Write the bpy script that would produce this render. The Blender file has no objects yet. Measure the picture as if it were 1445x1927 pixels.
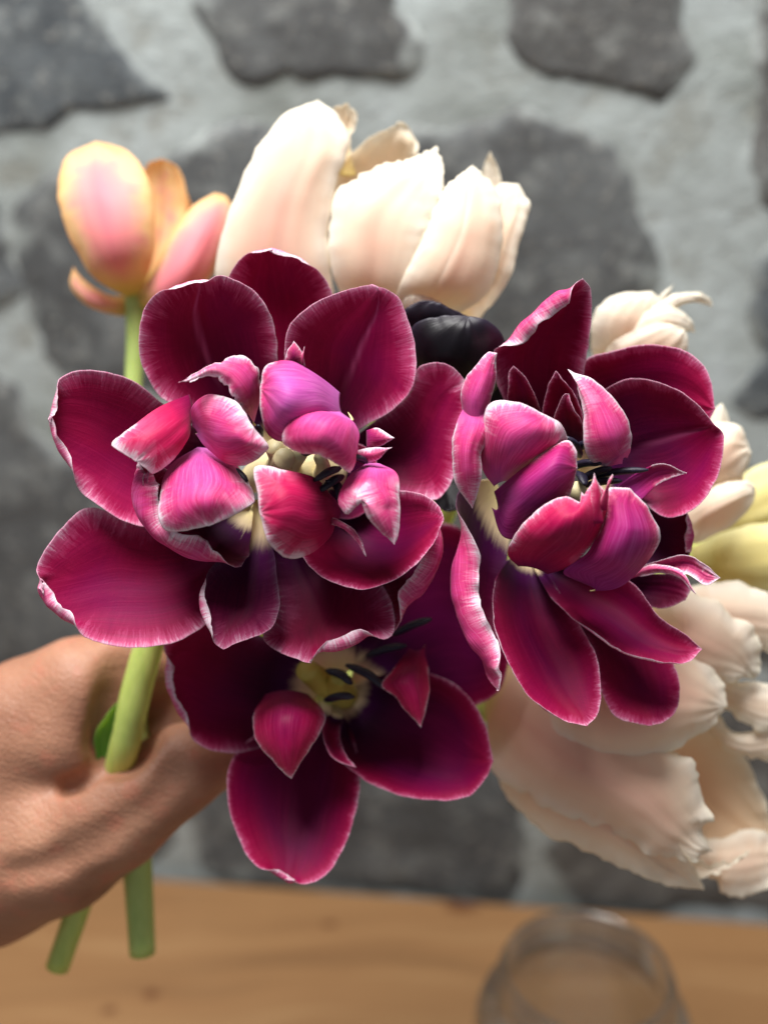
import bpy, math, random
import numpy as np
from mathutils import Vector, Matrix, noise

# ------------------------------------------------------------------ camera
S = bpy.context.scene
COL = S.collection
PW, PH, FPX = 1445.0, 1927.0, 1985.0        # photograph size, focal length in photo pixels
CAM_H, PITCH = 0.48, math.radians(20)
cam_d = bpy.data.cameras.new('camera'); cam = bpy.data.objects.new('camera', cam_d); COL.objects.link(cam)
cam.location = (0, 0, CAM_H); cam.rotation_euler = (math.pi/2 - PITCH, 0, 0)
cam_d.sensor_fit = 'HORIZONTAL'; cam_d.sensor_width = 36
cam_d.lens = 36*FPX/PW
cam_d.clip_start = 0.01; cam_d.clip_end = 50
cam_d.dof.use_dof = True; cam_d.dof.focus_distance = 0.298
cam_d.dof.aperture_fstop = cam_d.lens/9.2
S.camera = cam

# ------------------------------------------------------------------ world, lamps, exposure
wd = bpy.data.worlds.new('World'); S.world = wd; wd.use_nodes = True
bg = wd.node_tree.nodes['Background']; bg.inputs[0].default_value = (0.90, 0.95, 1.0, 1); bg.inputs[1].default_value = 0.25
def area(name, loc, target, size, power, color):
    l = bpy.data.lights.new(name, 'AREA'); l.shape = 'DISK'; l.size = size; l.energy = power; l.color = color
    o = bpy.data.objects.new(name, l); COL.objects.link(o); o.location = loc
    o.rotation_euler = (Vector(target)-Vector(loc)).to_track_quat('-Z', 'Y').to_euler()
    return o
area('window_light', (-0.18, 0.17, 1.45), (0.0, 0.33, 0.35), 0.65, 35, (1.0, 0.985, 0.96))
S.view_settings.view_transform = 'Standard'; S.view_settings.look = 'None'
S.view_settings.exposure = 0.0; S.view_settings.gamma = 1.0
S.render.resolution_x = 767; S.render.resolution_y = 1024

# ------------------------------------------------------------------ geometry helpers
cp, sp = math.cos(PITCH), math.sin(PITCH)
def W(p):
    """photo pixel x, y and distance (mm) along the optical axis -> world metres; array (...,3)"""
    p = np.asarray(p, float); d = p[..., 2]/1000.0
    a = (p[..., 0]-PW/2)/FPX*d; b = -(p[..., 1]-PH/2)/FPX*d
    return np.stack([a, d*cp + b*sp, CAM_H - d*sp + b*cp], -1)
def ray_dir(px, py):
    v = W((px, py, 1000.0)) - np.array([0, 0, CAM_H]); return v
def resample(pts, n):
    """smooth curve through pts (k,3), n samples by arc length"""
    P = np.asarray(pts, float)
    if len(P) == 1: return np.repeat(P, n, 0)
    if len(P) == 2:
        t = np.linspace(0, 1, n)[:, None]; return P[0]*(1-t)+P[1]*t
    Q = np.vstack([2*P[0]-P[1], P, 2*P[-1]-P[-2]])
    out = []
    for i in range(1, len(Q)-2):
        p0, p1, p2, p3 = Q[i-1:i+3]
        d = lambda a, b: max(1e-4, np.linalg.norm((a-b)*[1, 1, 5]))**0.5
        t0 = 0; t1 = d(p0, p1); t2 = t1+d(p1, p2); t3 = t2+d(p2, p3)
        t = np.linspace(t1, t2, 14, endpoint=False)[:, None]
        A1 = (t1-t)/(t1-t0)*p0+(t-t0)/(t1-t0)*p1; A2 = (t2-t)/(t2-t1)*p1+(t-t1)/(t2-t1)*p2; A3 = (t3-t)/(t3-t2)*p2+(t-t2)/(t3-t2)*p3
        B1 = (t2-t)/(t2-t0)*A1+(t-t0)/(t2-t0)*A2; B2 = (t3-t)/(t3-t1)*A2+(t-t1)/(t3-t1)*A3
        out.append((t2-t)/(t2-t1)*B1+(t-t1)/(t2-t1)*B2)
    C = np.vstack(out+[P[-1:]])
    s = np.r_[0, np.cumsum(np.linalg.norm(np.diff(C, axis=0)*[1, 1, 5], axis=1))]
    q = np.linspace(0, s[-1], n)
    return np.stack([np.interp(q, s, C[:, k]) for k in range(3)], -1)
def sstep(x, a, b):
    t = np.clip((x-a)/(b-a), 0, 1); return t*t*(3-2*t)
def tag(o, label=None, cat=None, group=None, kind=None):
    if label: o['label'] = label
    if cat: o['category'] = cat
    if group: o['group'] = group
    if kind: o['kind'] = kind
    return o
def empty(name, loc, label, cat, group=None):
    o = bpy.data.objects.new(name, None); COL.objects.link(o); o.location = loc; o.empty_display_size = 0.01
    return tag(o, label, cat, group)
def mesh_obj(name, V, F, mats, parent=None, smooth=True):
    V = np.asarray(V, float)
    if parent is not None: V = V - np.array(parent.location)
    me = bpy.data.meshes.new(name); me.from_pydata(V.tolist(), [], [tuple(int(i) for i in f) for f in F]); me.update()
    if smooth: me.polygons.foreach_set('use_smooth', [True]*len(me.polygons))
    for m in (mats if isinstance(mats, (list, tuple)) else [mats]): me.materials.append(m)
    o = bpy.data.objects.new(name, me); COL.objects.link(o)
    if parent is not None: o.parent = parent
    return o
def tube(name, pts, rad, mat, parent, seg=14, n=40, flat=1.0, cap=True, world=False):
    """tube through photo points (x,y,mm) with radii in mm"""
    C = resample(pts, n); 
    P = C if world else W(C)
    r = np.interp(np.linspace(0, 1, n), np.linspace(0, 1, len(rad)), rad)/1000.0
    T = np.gradient(P, axis=0); T /= np.linalg.norm(T, axis=1)[:, None]
    up = np.array([0.31, 0.2, 0.93]); V = []; F = []
    for i in range(n):
        a = np.cross(T[i], up); a /= np.linalg.norm(a); b = np.cross(T[i], a)
        for k in range(seg):
            th = 2*math.pi*k/seg
            V.append(P[i] + r[i]*(math.cos(th)*a + flat*math.sin(th)*b))
    for i in range(n-1):
        for k in range(seg):
            k2 = (k+1) % seg; F.append((i*seg+k, i*seg+k2, (i+1)*seg+k2, (i+1)*seg+k))
    if cap:
        F.append(tuple(range(seg))[::-1]); F.append(tuple((n-1)*seg+k for k in range(seg)))
    return mesh_obj(name, V, F, mat, parent)

# ------------------------------------------------------------------ materials
def srgb(r, g, b):
    f = lambda c: (c/255/12.92) if c/255 <= 0.04045 else ((c/255+0.055)/1.055)**2.4
    return (f(r), f(g), f(b), 1)
class NT:
    def __init__(self, name):
        self.m = bpy.data.materials.new(name); self.m.use_nodes = True; self.t = self.m.node_tree
        for n in list(self.t.nodes): self.t.nodes.remove(n)
        self.out = self.n('ShaderNodeOutputMaterial')
    def n(self, typ, **kw):
        nd = self.t.nodes.new(typ)
        for k, v in kw.items(): setattr(nd, k, v)
        return nd
    def l(self, a, b): self.t.links.new(a, b)
    def setin(self, sock, v):
        if isinstance(v, bpy.types.NodeSocket): self.l(v, sock)
        else: sock.default_value = v
    def math(self, op, a, b=0.0, c=None, clamp=False):
        nd = self.n('ShaderNodeMath', operation=op, use_clamp=clamp); self.setin(nd.inputs[0], a); self.setin(nd.inputs[1], b)
        if c is not None: self.setin(nd.inputs[2], c)
        return nd.outputs[0]
    def vec(self, x, y, z):
        nd = self.n('ShaderNodeCombineXYZ')
        for i, v in enumerate((x, y, z)): self.setin(nd.inputs[i], v)
        return nd.outputs[0]
    def sep(self, v):
        nd = self.n('ShaderNodeSeparateXYZ'); self.l(v, nd.inputs[0]); return nd.outputs
    def noise(self, vec, scale, detail=3.0, rough=0.55, dist=0.0):
        nd = self.n('ShaderNodeTexNoise'); self.l(vec, nd.inputs['Vector'])
        nd.inputs['Scale'].default_value = scale; nd.inputs['Detail'].default_value = detail
        nd.inputs['Roughness'].default_value = rough; nd.inputs['Distortion'].default_value = dist
        return nd.outputs['Fac']
    def ramp(self, fac, stops, interp='EASE'):
        nd = self.n('ShaderNodeValToRGB'); self.setin(nd.inputs[0], fac); cr = nd.color_ramp; cr.interpolation = interp
        while len(cr.elements) < len(stops): cr.elements.new(0.5)
        for e, (p, c) in zip(cr.elements, stops): e.position = p; e.color = c if len(c) == 4 else (*c, 1)
        return nd.outputs[0]
    def mix(self, fac, a, b, mode='MIX'):
        nd = self.n('ShaderNodeMix', data_type='RGBA', blend_type=mode); self.setin(nd.inputs[0], fac)
        self.setin(nd.inputs[6], a); self.setin(nd.inputs[7], b); return nd.outputs[2]
    def attr(self, name):
        return self.n('ShaderNodeAttribute', attribute_name=name).outputs['Vector']
    def bump(self, h, strength=0.3, dist=0.001):
        nd = self.n('ShaderNodeBump'); self.l(h, nd.inputs['Height']); nd.inputs['Strength'].default_value = strength
        nd.inputs['Distance'].default_value = dist; return nd.outputs[0]
    def principled(self, color, rough=0.5, normal=None, **kw):
        nd = self.n('ShaderNodeBsdfPrincipled'); self.setin(nd.inputs['Base Color'], color); self.setin(nd.inputs['Roughness'], rough)
        if normal is not None: self.l(normal, nd.inputs['Normal'])
        for k, v in kw.items(): self.setin(nd.inputs[k], v)
        return nd.outputs[0]
    def finish(self, shader):
        self.l(shader, self.out.inputs['Surface']); return self.m

def petal_mat(name, stops, base_stops, streak=3.0, vein=0.18, transl=0.15, rough=0.48, veincol=None, mot=7.0, span=25.0, sfreq=1.9, sheen=0.05, spec=0.28, tint=0.0):
    """stops: colours by distance (mm) from the margin; base_stops: (0..2, colour, alpha) near the base"""
    t = NT(name)
    ex, ep, seed = t.sep(t.attr('pe')); u, v, bd = t.sep(t.attr('pu'))
    sd = t.math('MULTIPLY', seed, 17.3)
    fine = t.noise(t.vec(ep, t.math('MULTIPLY_ADD', ex, 0.10, sd), sd), sfreq, 3, 0.65)
    broad = t.noise(t.vec(t.math('MULTIPLY', ep, 0.12), t.math('MULTIPLY_ADD', ex, 0.06, sd), sd), 1.0, 2, 0.5)
    veins = t.noise(t.vec(t.math('MULTIPLY', u, 70.0), t.math('MULTIPLY', v, 3.0), sd), 1.0, 3, 0.6)
    mott = t.noise(t.vec(t.math('MULTIPLY', u, 3.0), t.math('MULTIPLY', v, 3.0), sd), 1.0, 3, 0.6)
    fw = t.math('MULTIPLY_ADD', t.math('MULTIPLY', broad, broad), 4.4, 0.1); near = t.math('SUBTRACT', 1.0, t.math('DIVIDE', ex, 7.0, clamp=True))
    ex = t.math('MULTIPLY', ex, t.math('MULTIPLY_ADD', t.math('SUBTRACT', fw, 1.0), near, 1.0))     # fringe wider in places
    # streaks only reach as far in as the fringe
    k = t.math('SUBTRACT', fine, 0.5); k = t.math('MULTIPLY', k, streak*2.2)
    grow = t.math('DIVIDE', ex, 3.0, clamp=True); k = t.math('MULTIPLY', k, t.math('MULTIPLY_ADD', grow, 0.6, 0.4))
    k2 = t.math('MULTIPLY', t.math('SUBTRACT', broad, 0.5), 2.0); k2 = t.math('MULTIPLY', k2, grow)
    k3 = t.math('MULTIPLY', t.math('SUBTRACT', mott, 0.5), mot); k3 = t.math('MULTIPLY', k3, t.math('DIVIDE', ex, 8.0, clamp=True))
    e2 = t.math('ADD', t.math('ADD', ex, k), t.math('ADD', k2, k3))
    c = t.ramp(t.math('DIVIDE', e2, span, clamp=True), [(min(1, mm/span), col) for mm, col in stops], 'LINEAR')
    vf = t.math('MULTIPLY', t.math('SUBTRACT', veins, 0.5), vein*2.0)
    c = t.mix(t.math('MAXIMUM', vf, 0.0), c, veincol or (0.6, 0.12, 0.3, 1))
    c = t.mix(t.math('MAXIMUM', t.math('MULTIPLY', vf, -1.6), 0.0), c, (0.02, 0.0, 0.012, 1) if transl < 0.25 else stops[-2][1])
    if tint:
        pt = t.noise(t.vec(t.math('MULTIPLY', u, 1.6), t.math('MULTIPLY', v, 1.3), t.math('ADD', sd, 31.0)), 1.0, 3, 0.5)
        pf = t.math('MULTIPLY', t.ramp(pt, [(0.36, (0, 0, 0)), (0.74, (1, 1, 1))]), t.math('DIVIDE', ex, 9.0, clamp=True))
        c = t.mix(t.math('MULTIPLY', pf, tint), c, srgb(104, 0, 88))
    c = t.mix(t.sep(t.attr('pr'))[0], c, srgb(206, 96, 150) if transl < 0.3 else stops[0][1])
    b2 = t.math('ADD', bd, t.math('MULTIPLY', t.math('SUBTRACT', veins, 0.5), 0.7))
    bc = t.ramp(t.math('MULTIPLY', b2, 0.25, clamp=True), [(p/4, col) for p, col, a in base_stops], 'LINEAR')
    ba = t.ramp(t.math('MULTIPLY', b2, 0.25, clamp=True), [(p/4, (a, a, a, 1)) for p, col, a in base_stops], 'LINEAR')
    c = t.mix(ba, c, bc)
    h = t.math('ADD', t.math('MULTIPLY', veins, 0.7), t.math('MULTIPLY', t.noise(t.vec(t.math('MULTIPLY', u, 120.0), t.math('MULTIPLY', v, 30.0), sd), 1.0, 2), 0.3))
    nrm = t.bump(h, 0.22, 0.0006)
    pr = t.principled(c, t.math('MULTIPLY_ADD', veins, 0.2, rough-0.1), nrm, **{'Specular IOR Level': spec, 'Sheen Weight': sheen, 'Sheen Roughness': 0.4})
    tr = t.n('ShaderNodeBsdfTranslucent'); t.l(c, tr.inputs[0])
    mx = t.n('ShaderNodeMixShader'); mx.inputs[0].default_value = transl; t.l(pr, mx.inputs[1]); t.l(tr.outputs[0], mx.inputs[2])
    return t.finish(mx.outputs[0])

WHITE = srgb(246, 226, 234)
CREAM_BASE = [(0, srgb(236, 222, 160), 1), (0.7, srgb(225, 205, 165), 0.95), (1.05, srgb(66, 8, 70), 0.95), (1.7, srgb(42, 0, 42), 0.88), (2.8, srgb(52, 0, 40), 0.5), (4.0, srgb(70, 0, 40), 0)]  # cream base, then dark purple pigment spread wide to paint in bowl shade
M = {}
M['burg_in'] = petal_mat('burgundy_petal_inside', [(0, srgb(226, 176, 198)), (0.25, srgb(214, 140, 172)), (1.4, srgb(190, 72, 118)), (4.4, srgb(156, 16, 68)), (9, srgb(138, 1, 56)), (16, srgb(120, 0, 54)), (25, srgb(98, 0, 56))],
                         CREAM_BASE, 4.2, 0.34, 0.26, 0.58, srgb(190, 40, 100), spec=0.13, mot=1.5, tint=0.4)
M['pink_out'] = petal_mat('pink_petal_outside', [(0, srgb(248, 228, 238)), (0.5, srgb(244, 206, 222)), (1.7, srgb(230, 118, 160)), (4.2, srgb(212, 54, 118)), (9, srgb(222, 72, 150)), (14, srgb(212, 80, 162)), (25, srgb(202, 86, 174))],
                          [(0, srgb(200, 120, 200), 0.6), (1, srgb(206, 100, 196), 0.1), (1.5, srgb(200, 90, 190), 0), (2.0, srgb(200, 90, 190), 0)], 3.8, 0.5, 0.2, 0.52, srgb(246, 178, 222), mot=4.0, spec=0.2)
M['red_out'] = petal_mat('crimson_petal_outside', [(0, srgb(246, 222, 232)), (0.5, srgb(240, 196, 212)), (1.6, srgb(214, 88, 128)), (4.5, srgb(196, 26, 84)), (10, srgb(172, 8, 74)), (17, srgb(146, 4, 74)), (25, srgb(126, 4, 72))],
                         [(0, srgb(120, 10, 80), 0.6), (1, srgb(120, 10, 80), 0.1), (1.5, srgb(120, 8, 70), 0), (2.0, srgb(120, 8, 70), 0)], 3.2, 0.4, 0.18, 0.52, srgb(226, 100, 150), mot=4.0, spec=0.2)
M['magenta_out'] = petal_mat('magenta_petal_outside', [(0, srgb(248, 226, 238)), (0.6, srgb(240, 196, 216)), (1.8, srgb(212, 92, 132)), (4.5, srgb(180, 30, 100)), (9, srgb(172, 32, 112)), (17, srgb(164, 42, 126)), (25, srgb(154, 42, 130))],
                         [(0, srgb(130, 24, 110), 0.6), (1, srgb(140, 24, 110), 0.1), (1.5, srgb(140, 22, 100), 0), (2.0, srgb(140, 22, 100), 0)], 3.2, 0.55, 0.18, 0.52, srgb(222, 124, 196), mot=4.0, spec=0.2)
M['black'] = petal_mat('black_tulip_petal', [(0, srgb(38, 31, 46)), (1.2, srgb(24, 18, 29)), (4, srgb(12, 7, 15)), (25, srgb(7, 4, 9))],
                       [(0, srgb(14, 8, 16), 1), (2.0, srgb(14, 8, 16), 0)], 1.0, 0.05, 0.03, 0.4, srgb(50, 35, 60), sheen=0.05)
NB = [(0, srgb(238, 226, 150), 0.9), (0.8, srgb(240, 226, 160), 0.6), (1.6, srgb(240, 215, 170), 0), (2.0, srgb(240, 215, 170), 0)]
M['cream_out'] = petal_mat('cream_petal_outside', [(0, srgb(253, 249, 236)), (2, srgb(253, 247, 236)), (6, srgb(251, 235, 217)), (11, srgb(247, 217, 198)), (17, srgb(241, 200, 184)), (25, srgb(243, 202, 168))],
                           NB, 0.8, 0.16, 0.5, 0.5, srgb(250, 240, 220), sfreq=0.5, sheen=0.1, spec=0.2, mot=0.3)
M['cream_in'] = petal_mat('cream_petal_inside', [(0, srgb(252, 244, 228)), (3, srgb(250, 234, 210)), (12, srgb(247, 224, 192)), (25, srgb(243, 208, 166))],
                          NB, 0.8, 0.16, 0.5, 0.5, srgb(250, 230, 200), sfreq=0.5, sheen=0.1, spec=0.2, mot=0.3)
M['peach_out'] = petal_mat('peach_petal_outside', [(0, srgb(250, 208, 140)), (2.2, srgb(252, 220, 160)), (4.5, srgb(251, 200, 168)), (7.5, srgb(250, 168, 166)), (12, srgb(249, 152, 164)), (25, srgb(247, 148, 160))],
                           [(0, srgb(214, 208, 90), 1), (0.8, srgb(234, 216, 120), 0.8), (1.7, srgb(245, 200, 150), 0), (2.0, srgb(245, 190, 150), 0)], 0.6, 0.3, 0.42, 0.5, srgb(252, 200, 190), sfreq=0.4, sheen=0.1, spec=0.25, mot=0.6)
M['peach_in'] = petal_mat('peach_petal_inside', [(0, srgb(240, 180, 110)), (4, srgb(240, 190, 110)), (12, srgb(238, 165, 105)), (25, srgb(232, 140, 90))],
                          [(0, srgb(232, 200, 70), 1), (0.9, srgb(240, 200, 100), 0.7), (2.0, srgb(240, 190, 110), 0)], 0.6, 0.3, 0.42, 0.5, srgb(250, 205, 150), sfreq=0.4, sheen=0.1, spec=0.25, mot=0.6)
M['yellow_out'] = petal_mat('yellow_petal', [(0, srgb(250, 244, 190)), (4, srgb(248, 238, 172)), (12, srgb(244, 228, 150)), (25, srgb(240, 220, 140))],
                            NB, 1.6, 0.12, 0.34, 0.5, srgb(250, 240, 190), sfreq=0.4, sheen=0.1, spec=0.25, mot=2.5)

def stem_mat(name, c1, c2):
    t = NT(name); tc = t.n('ShaderNodeTexCoord').outputs['Object']
    x, y, z = t.sep(tc)
    n1 = t.noise(t.vec(t.math('MULTIPLY', x, 500.0), t.math('MULTIPLY', y, 500.0), t.math('MULTIPLY', z, 40.0)), 1.0, 3)
    c = t.mix(n1, c1, c2)
    return t.finish(t.principled(c, 0.42, t.bump(n1, 0.15, 0.0005), **{'Subsurface Weight': 0.25, 'Subsurface Radius': (0.004, 0.006, 0.001), 'Subsurface Scale': 1.0, 'Specular IOR Level': 0.4}))
M['stem'] = stem_mat('tulip_stem', srgb(166, 186, 86), srgb(206, 216, 124))
M['stem_pale'] = stem_mat('tulip_stem_pale', srgb(158, 182, 96), srgb(192, 208, 126))
M['leaf'] = stem_mat('tulip_leaf', srgb(46, 110, 40), srgb(86, 150, 60))
def simple(name, c, rough=0.5, **kw):
    t = NT(name); return t.finish(t.principled(c, rough, None, **kw))
def mottled(name, c1, c2, scale, rough=0.5, bump=0.3):
    t = NT(name); n1 = t.noise(t.n('ShaderNodeTexCoord').outputs['Object'], scale, 4)
    return t.finish(t.principled(t.mix(n1, c1, c2), rough, t.bump(n1, bump, 0.0006)))
M['anther'] = mottled('dark_anther', srgb(14, 10, 22), srgb(44, 36, 62), 700, 0.48, 0.5)
M['filament'] = mottled('filament', srgb(60, 24, 60), srgb(120, 90, 90), 500, 0.5)
M['pistil_yellow'] = mottled('pistil_yellow', srgb(190, 170, 70), srgb(214, 194, 96), 500, 0.5)
M['pistil'] = mottled('pistil', srgb(214, 198, 146), srgb(232, 218, 174), 300, 0.5)

# ------------------------------------------------------------------ petal builder
SEED = [1]
NU, NV = 45, 57
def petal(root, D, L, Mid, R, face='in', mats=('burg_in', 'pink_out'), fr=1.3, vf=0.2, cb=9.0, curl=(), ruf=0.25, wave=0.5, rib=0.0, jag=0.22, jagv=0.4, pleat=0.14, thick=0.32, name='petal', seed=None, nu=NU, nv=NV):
    """L, R: margins from base to tip as photo x, y and depth offset (mm) from D; Mid: midrib points, or a depth bulge in mm"""
    SEED[0] += 1; sd = seed if seed is not None else SEED[0]
    rng = random.Random(sd*7+3)
    tt_ = np.linspace(0, 1, nv); v = 0.45*tt_+0.55*np.sin(tt_*np.pi/2)
    def rs(p): q = resample(p, 240); x = np.linspace(0, 1, 240); return np.stack([np.interp(v, x, q[:, k]) for k in range(3)], -1)
    A = rs(L); B = rs(R)
    if isinstance(Mid, (int, float)):
        C = (A+B)/2; C[:, 2] += Mid*np.sin(np.pi*np.clip(v, 0, 1)**0.8)
    else: C = rs(Mid)
    dl = np.linalg.norm((C-A)[:, :2], axis=1)+2; dr = np.linalg.norm((C-B)[:, :2], axis=1)+2
    tm = np.clip(dl/(dl+dr), 0.32, 0.68)[:, None, None]
    u = np.linspace(0, 1, nu); u = (0.45*u+0.55*(0.5-0.5*np.cos(np.pi*u)))[None, :, None]
    l0 = (u-tm)*(u-1)/tm; l1 = u*(u-1)/(tm*(tm-1)); l2 = u*(u-tm)/(1-tm)
    G = l0*A[:, None]+l1*C[:, None]+l2*B[:, None]
    G[..., 2] += D
    P = W(G)*1000.0                                   # mm
    camP = np.array([0, 0, CAM_H*1000.0])
    def normals(P):
        du = np.gradient(P, axis=1); dv = np.gradient(P, axis=0)
        N = np.cross(du, dv); ln = np.linalg.norm(N, axis=2, keepdims=True)
        bad = ln[..., 0] < 1e-5; N = N/np.maximum(ln, 1e-9)
        N[0] = N[1]; N[-1] = N[-2]
        return N
    N = normals(P); mid = (int(nv*0.55), nu//2)
    if np.dot(N[mid], camP-P[mid]) < 0: flip = -1.0
    else: flip = 1.0
    # margin jag (torn or frilled edge) pulls the margin inwards
    U = np.repeat(u[..., 0], nv, 0); V = np.repeat(v[:, None], nu, 1)
    if jag > 0:
        for sgn, edge in ((0, P[:, :1]), (1, P[:, -1:])):
            q = np.array([noise.noise((x*0.45, sd*3.1+sgn*9, 0))+0.6*noise.noise((x*1.1, sd, 4.0)) for x in np.r_[0, np.cumsum(np.linalg.norm(np.diff(edge[:, 0], axis=0), axis=1))]])
            q = np.clip(q*0.9+0.25, 0, 1)*jag*sstep(v, jagv-0.12, jagv)
            w = sstep(1-U if sgn == 0 else U, 0.62, 1.0)
            ctr = P[:, nu//2][:, None]*0.85+P[max(0, nv//2)][nu//2]*0.15
            d = ctr-P; d /= np.maximum(np.linalg.norm(d, axis=2, keepdims=True), 1e-6)
            P = P + d*(q[:, None]*w)[..., None]
        N = normals(P)
    # margin distance, measured on the flat petal; c runs 0..1 up the left margin, 1..2 down the right one
    bl, br, bt = P[:, 0], P[:, -1], P[-1]
    okv = v >= vf
    bound = np.vstack([bl[okv], bt[1:-1], br[okv][::-1]]); bc = np.r_[v[okv], np.ones(nu-2), 2-v[okv][::-1]]
    arc = np.r_[0, np.cumsum(np.linalg.norm(np.diff(bound, axis=0), axis=1))]
    q = np.linspace(0, arc[-1], 420); bd_ = np.stack([np.interp(q, arc, bound[:, k]) for k in range(3)], -1); qc = np.interp(q, arc, bc)
    flat = P.reshape(-1, 3)
    dist = np.linalg.norm(flat[:, None]-bd_[None], axis=2); j = dist.argmin(1)
    e = dist[np.arange(len(flat)), j]; ep = q[j]
    for (c0, c1, wm, ang, dirn) in curl:
        cc = qc[j]; k = sstep(cc, c0, c0+(c1-c0)*0.3)*(1-sstep(cc, c1-(c1-c0)*0.3, c1))
        k = k*np.array([0.8+0.5*noise.noise((x*0.2, sd*1.9, 2.2)) for x in ep]); k = np.clip(k, 0, 1.15)
        n_ = (N*flip*dirn).reshape(-1, 3); a = math.radians(ang)
        inw = flat-bd_[j]; inw /= np.maximum(np.linalg.norm(inw, axis=1, keepdims=True), 1e-6)
        ig = inw.reshape(nv, nu, 3).copy(); ng = n_.reshape(nv, nu, 3).copy()
        for k_i in (1, 0): ig[:, k_i] = ig[:, 2]; ig[:, nu-1-k_i] = ig[:, nu-3]
        ig[-1] = ig[-3]; ig[-2] = ig[-3]
        for it in range(6):
            for gg in (ig, ng):
                p_ = np.pad(gg, ((1, 1), (1, 1), (0, 0)), mode='edge')
                gg[...] = (p_[1:-1, 1:-1]*2+p_[:-2, 1:-1]+p_[2:, 1:-1]+p_[1:-1, :-2]+p_[1:-1, 2:])/6
        inw = ig.reshape(-1, 3); inw /= np.maximum(np.linalg.norm(inw, axis=1, keepdims=True), 1e-6)
        n_ = ng.reshape(-1, 3); n_ /= np.maximum(np.linalg.norm(n_, axis=1, keepdims=True), 1e-6)
        kg = k.reshape(nv, nu)
        for it in range(4):
            p_ = np.pad(kg, 1, mode='edge'); kg = (p_[1:-1, 1:-1]*2+p_[:-2, 1:-1]+p_[2:, 1:-1]+p_[1:-1, :-2]+p_[1:-1, 2:])/6
        k = kg.ravel()
        x = np.clip(wm-e, 0, wm); kap = a*k/wm; ka = kap*x
        sx = np.where(ka > 1e-4, np.sin(ka)/np.maximum(kap, 1e-9), x); cx = np.where(ka > 1e-4, (1-np.cos(ka))/np.maximum(kap, 1e-9), 0)
        push = k*(wm-wm/a)*0.8*(1-sstep(e, wm*0.9, wm*2.2))
        flat = flat - inw*(sx-x+push)[:, None] + n_*cx[:, None]
    if curl:
        P = flat.reshape(nv, nu, 3); N = normals(P)
    # base distance along each vein
    seg = np.r_[np.zeros((1, nu)), np.cumsum(np.linalg.norm(np.diff(P, axis=0), axis=2), axis=0)]
    # unevenness
    off = np.zeros(len(flat))
    for i, p in enumerate(flat):
        a = noise.noise((p[0]*0.045+sd*5.3, p[1]*0.045, p[2]*0.045))*wave*1.6 + noise.noise((p[0]*0.12+sd, p[1]*0.12, p[2]*0.12))*wave*0.35
        r = noise.noise((ep[i]*0.16, sd*2.7, e[i]*0.03)) + 0.5*noise.noise((ep[i]*0.4, sd*1.7, e[i]*0.05))
        off[i] = a*min(1, e[i]/4+0.3) + r*ruf*2.0*math.exp(-e[i]/3.0)
    off = off.reshape(nv, nu)*sstep(V, 0.0, 0.15)*(1-0.7*sstep(V, 0.93, 1.0))
    pl_ = np.array([noise.noise((x*7.0, y*1.4, sd*4.1)) for x, y in zip(U.ravel(), V.ravel())]).reshape(nv, nu)
    off += pl_*pleat*2.0*sstep(V, 0.1, 0.4)*(1-0.8*sstep(V, 0.9, 1.0))
    if rib: off += flip*rib*np.exp(-((U-tm[:, :, 0])/0.035)**2)*sstep(V, 0.1, 0.3)*(1-sstep(V, 0.85, 1.0))
    th = thick*(0.35+0.65*np.clip(e.reshape(nv, nu)/2.5, 0, 1))
    top = P + N*(off+th/2)[..., None]; bot = P + N*(off-th/2)[..., None]
    n = nv*nu
    verts = np.vstack([top.reshape(-1, 3), bot.reshape(-1, 3)])/1000.0
    idx = lambda i, k: i*nu+k
    Ft, Fb, Fs = [], [], []
    for i in range(nv-1):
        for k in range(nu-1):
            a, b, c, d = idx(i, k), idx(i, k+1), idx(i+1, k+1), idx(i+1, k)
            Ft.append((a, b, c, d)); Fb.append((n+d, n+c, n+b, n+a))
    for i in range(nv-1):
        Fs.append((idx(i, 0), idx(i+1, 0), n+idx(i+1, 0), n+idx(i, 0)))
        Fs.append((idx(i+1, nu-1), idx(i, nu-1), n+idx(i, nu-1), n+idx(i+1, nu-1)))
    for k in range(nu-1):
        Fs.append((idx(nv-1, k), idx(nv-1, k+1), n+idx(nv-1, k+1), n+idx(nv-1, k)))
        Fs.append((idx(0, k+1), idx(0, k), n+idx(0, k), n+idx(0, k+1)))
    o = mesh_obj(name, verts, Ft+Fb+Fs, [M[mats[0]], M[mats[1]]], root)
    # which side is the inside
    top_in = (flip > 0) == (face == 'in')
    mi = [0 if top_in else 1]*len(Ft)+[1 if top_in else 0]*len(Fb)+[0]*len(Fs)
    me = o.data; me.polygons.foreach_set('material_index', mi)
    pe = np.stack([e/fr, ep, np.full(len(e), sd*0.137 % 1)], -1); pu = np.stack([U.ravel(), V.ravel(), seg.ravel()/cb], -1)
    rs_ = (0.6 if rib < 0 else 0.0)*np.exp(-((U-tm[:, :, 0])/0.016)**2)*sstep(V, 0.3, 0.55)*(1-sstep(V, 0.93, 1.0))
    pr = np.stack([rs_.ravel()]*3, -1)
    for nm, dat in (('pe', pe), ('pu', pu), ('pr', pr)):
        at = me.attributes.new(nm, 'FLOAT_VECTOR', 'POINT'); at.data.foreach_set('vector', np.vstack([dat, dat]).astype('f').ravel())
    me.update()
    return o

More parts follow.
